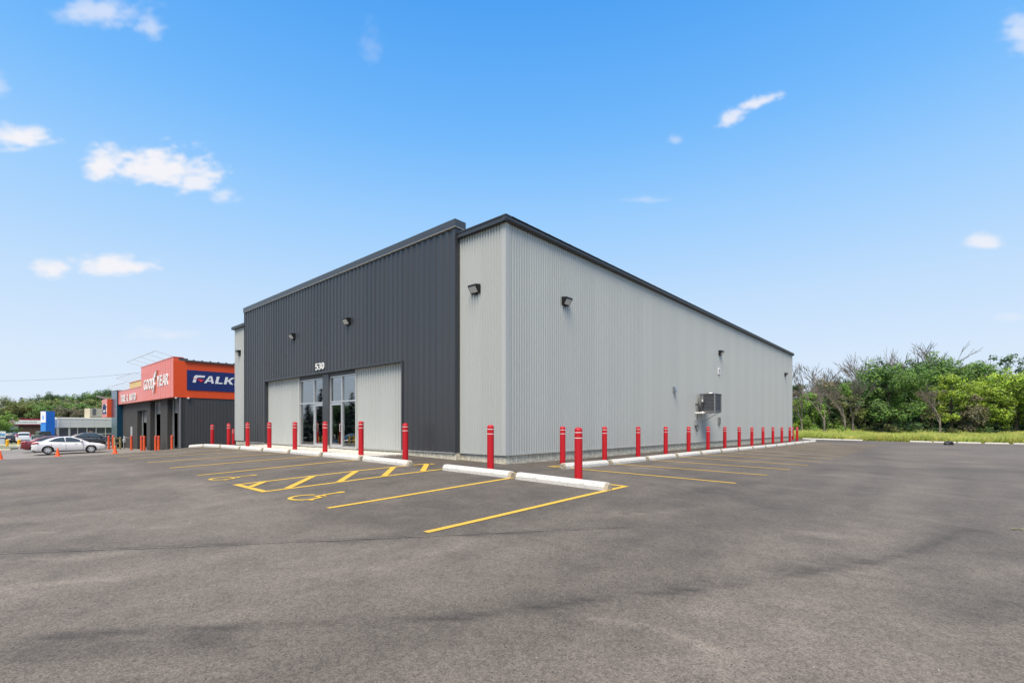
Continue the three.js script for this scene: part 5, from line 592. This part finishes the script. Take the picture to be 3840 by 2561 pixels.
// the wooded rise behind the dealership
{ const gL = 'trees on the rise behind the dealership', hill = sheet(steps([[-240, 8], [-60, 8]]), steps([[118, 6], [200, 6]]), (x, z) => [x, z], null), p = hill.attributes.position; for (let i = 0; i < p.count; i++) { const z = -p.getZ(i); p.setY(i, p.getY(i) - 0.3 + 4.2 * smooth(118, 165, z)); } hill.computeVertexNormals(); setting('wooded_hill', hill, turf);
  const on = (form, leaf, dx, top, z, l, o) => { const t = at3(form, leaf, dx, top, z, l, gL, o), rise = 4.2 * smooth(118, 165, z), H = hTop(dx, top, z) - rise, f = FORM[form], k = H / f.H; t.position.y += rise - 0.3; t.scale.set(k * (o?.wide ?? 1), k, k * (o?.wide ?? 1)); };
  for (const [form, leaf, dx, top, z, l, o] of [['bareC', null, 4, 905, 150, 'thin leafless tree at the outer end of the far rise'], ['bareC', null, 18, 905, 152, 'thin leafless tree near the spruces on the far rise'], ['bareC', null, 27, 905, 151, 'thin leafless tree near the spruces on the far rise'], ['bareC', null, 61, 908, 153, 'thin leafless tree between the two spruces'], ['bareA', null, 94, 900, 150, 'leafless tree over the blue tower'],
    ['spruceA', 'needle', 48, 909, 142, 'broad dark spruce on the far rise', { wide: 1.2 }], ['spruceB', 'needle', 70, 917, 145, 'slim dark spruce beside the leafless tree', { wide: 0.8 }], ['broadA', 'deep', 8, 935, 145, 'dark tree at the outer end of the far rise'], ['broadC', 'dusk', 25, 930, 146, 'grey brown tree before the leafless trees'], ['broadB', 'olive', 60, 940, 140, 'olive tree at the foot of the spruces', { wide: 1.3 }], ['broadA', 'mid', 80, 945, 136, 'green tree behind the maroon band', { wide: 1.2 }], ['broadA', 'deep', 108, 907, 150, 'high dark green crown over the blue tower', { wide: 1.1 }], ['broadB', 'deep', 126, 906, 150, 'high dark green crown over the grey panels'], ['broadA', 'deep', 148, 912, 152, 'dark green crown on the crest of the rise'], ['broadC', 'mid', 168, 914, 150, 'lighter green crown on the crest of the rise'], ['broadB', 'deep', 183, 912, 152, 'dark green crown on the crest of the rise'], ['broadA', 'mid', 208, 903, 150, 'green spreading crown on the crest near the tyre shop'], ['broadA', 'deep', 232, 900, 150, 'dark spreading crown behind the second orange sign'], ['broadB', 'deep', 252, 896, 151, 'dark crown behind the blue fin'], ['broadC', 'dusk', 100, 925, 140, 'grey brown thin tree on the slope'], ['broadB', 'olive', 132, 932, 138, 'olive green tree on the slope above the panels'], ['broadB', 'mid', 150, 938, 134, 'fresh green tree on the slope above the panels'], ['broadA', 'dusk', 172, 922, 140, 'large grey brown tree on the slope', { wide: 1.2 }], ['broadC', 'dusk', 196, 926, 138, 'grey brown tree behind the upper storey'], ['broadB', 'olive', 222, 925, 142, 'olive tree behind the upper storey'], ['broadB', 'mid', 242, 922, 140, 'green tree behind the second orange sign'], ['broadB', 'deep', 40, 950, 134, 'dark green tree above the maroon band'], ['broadA', 'deep', 280, 902, 152, 'dark crown mostly hidden by the yellow parapet', { wide: 1.2 }]]) on(form, leaf, dx, top, z, l, o);
  at3('broadA', 'fresh', -4, 952, 98, 'bright yellow green tree beside the collision shop', gL, { wide: 1.15 }); at3('broadB', 'mid', -20, 955, 100, 'green tree at the edge of the collision shop yard', gL);
  for (let i = 0; i < 16; i++) { const z = 126 + (i % 3) * 5, x = (-10 + i * 19 - 1175.5) / 1114 * z, t = plant(['broadA', 'broadB', 'column'][i % 3], ['deep', 'dusk', 'mid', 'olive'][i % 4], x, z, 6.5 + (i * 37 % 4), ['dark green', 'grey brown', 'green', 'olive'][i % 4] + ' thicket on the slope behind the dealership', 'thickets on the slope', { name: 'thicket', category: 'bush', wide: 1.2 }); t.position.y += 4.2 * smooth(118, 165, z); } }
// what the entrance glass mirrors: spruces and bushy trees across the road, a dark parked vehicle, yellow posts
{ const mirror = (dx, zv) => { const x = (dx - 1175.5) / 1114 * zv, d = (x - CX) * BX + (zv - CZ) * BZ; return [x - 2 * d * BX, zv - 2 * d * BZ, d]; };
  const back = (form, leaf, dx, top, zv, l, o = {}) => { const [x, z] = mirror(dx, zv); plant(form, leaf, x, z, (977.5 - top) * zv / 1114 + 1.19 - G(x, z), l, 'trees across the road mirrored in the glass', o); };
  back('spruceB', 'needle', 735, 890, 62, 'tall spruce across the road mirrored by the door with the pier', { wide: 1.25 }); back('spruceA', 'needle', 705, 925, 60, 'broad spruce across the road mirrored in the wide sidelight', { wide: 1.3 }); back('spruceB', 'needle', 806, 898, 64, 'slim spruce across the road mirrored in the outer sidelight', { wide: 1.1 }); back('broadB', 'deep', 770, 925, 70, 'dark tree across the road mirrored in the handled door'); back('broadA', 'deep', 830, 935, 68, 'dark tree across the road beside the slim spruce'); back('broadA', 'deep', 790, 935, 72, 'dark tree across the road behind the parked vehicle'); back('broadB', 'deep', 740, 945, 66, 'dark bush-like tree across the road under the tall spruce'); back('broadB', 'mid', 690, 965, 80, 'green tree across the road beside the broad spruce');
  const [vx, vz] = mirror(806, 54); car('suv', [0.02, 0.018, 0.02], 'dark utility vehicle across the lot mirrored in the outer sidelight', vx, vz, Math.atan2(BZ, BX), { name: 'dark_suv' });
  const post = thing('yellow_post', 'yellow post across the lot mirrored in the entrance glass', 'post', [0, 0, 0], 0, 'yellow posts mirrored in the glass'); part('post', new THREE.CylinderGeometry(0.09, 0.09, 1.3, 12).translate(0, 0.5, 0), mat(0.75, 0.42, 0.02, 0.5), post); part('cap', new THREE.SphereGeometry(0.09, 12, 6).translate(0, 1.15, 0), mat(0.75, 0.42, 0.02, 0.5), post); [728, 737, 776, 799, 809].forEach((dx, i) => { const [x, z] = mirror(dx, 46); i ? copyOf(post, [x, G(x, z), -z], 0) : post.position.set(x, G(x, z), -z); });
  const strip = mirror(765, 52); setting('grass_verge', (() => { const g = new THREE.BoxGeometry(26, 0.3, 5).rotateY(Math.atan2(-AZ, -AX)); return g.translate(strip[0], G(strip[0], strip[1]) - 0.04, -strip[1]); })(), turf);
}

renderer.render(scene, camera);
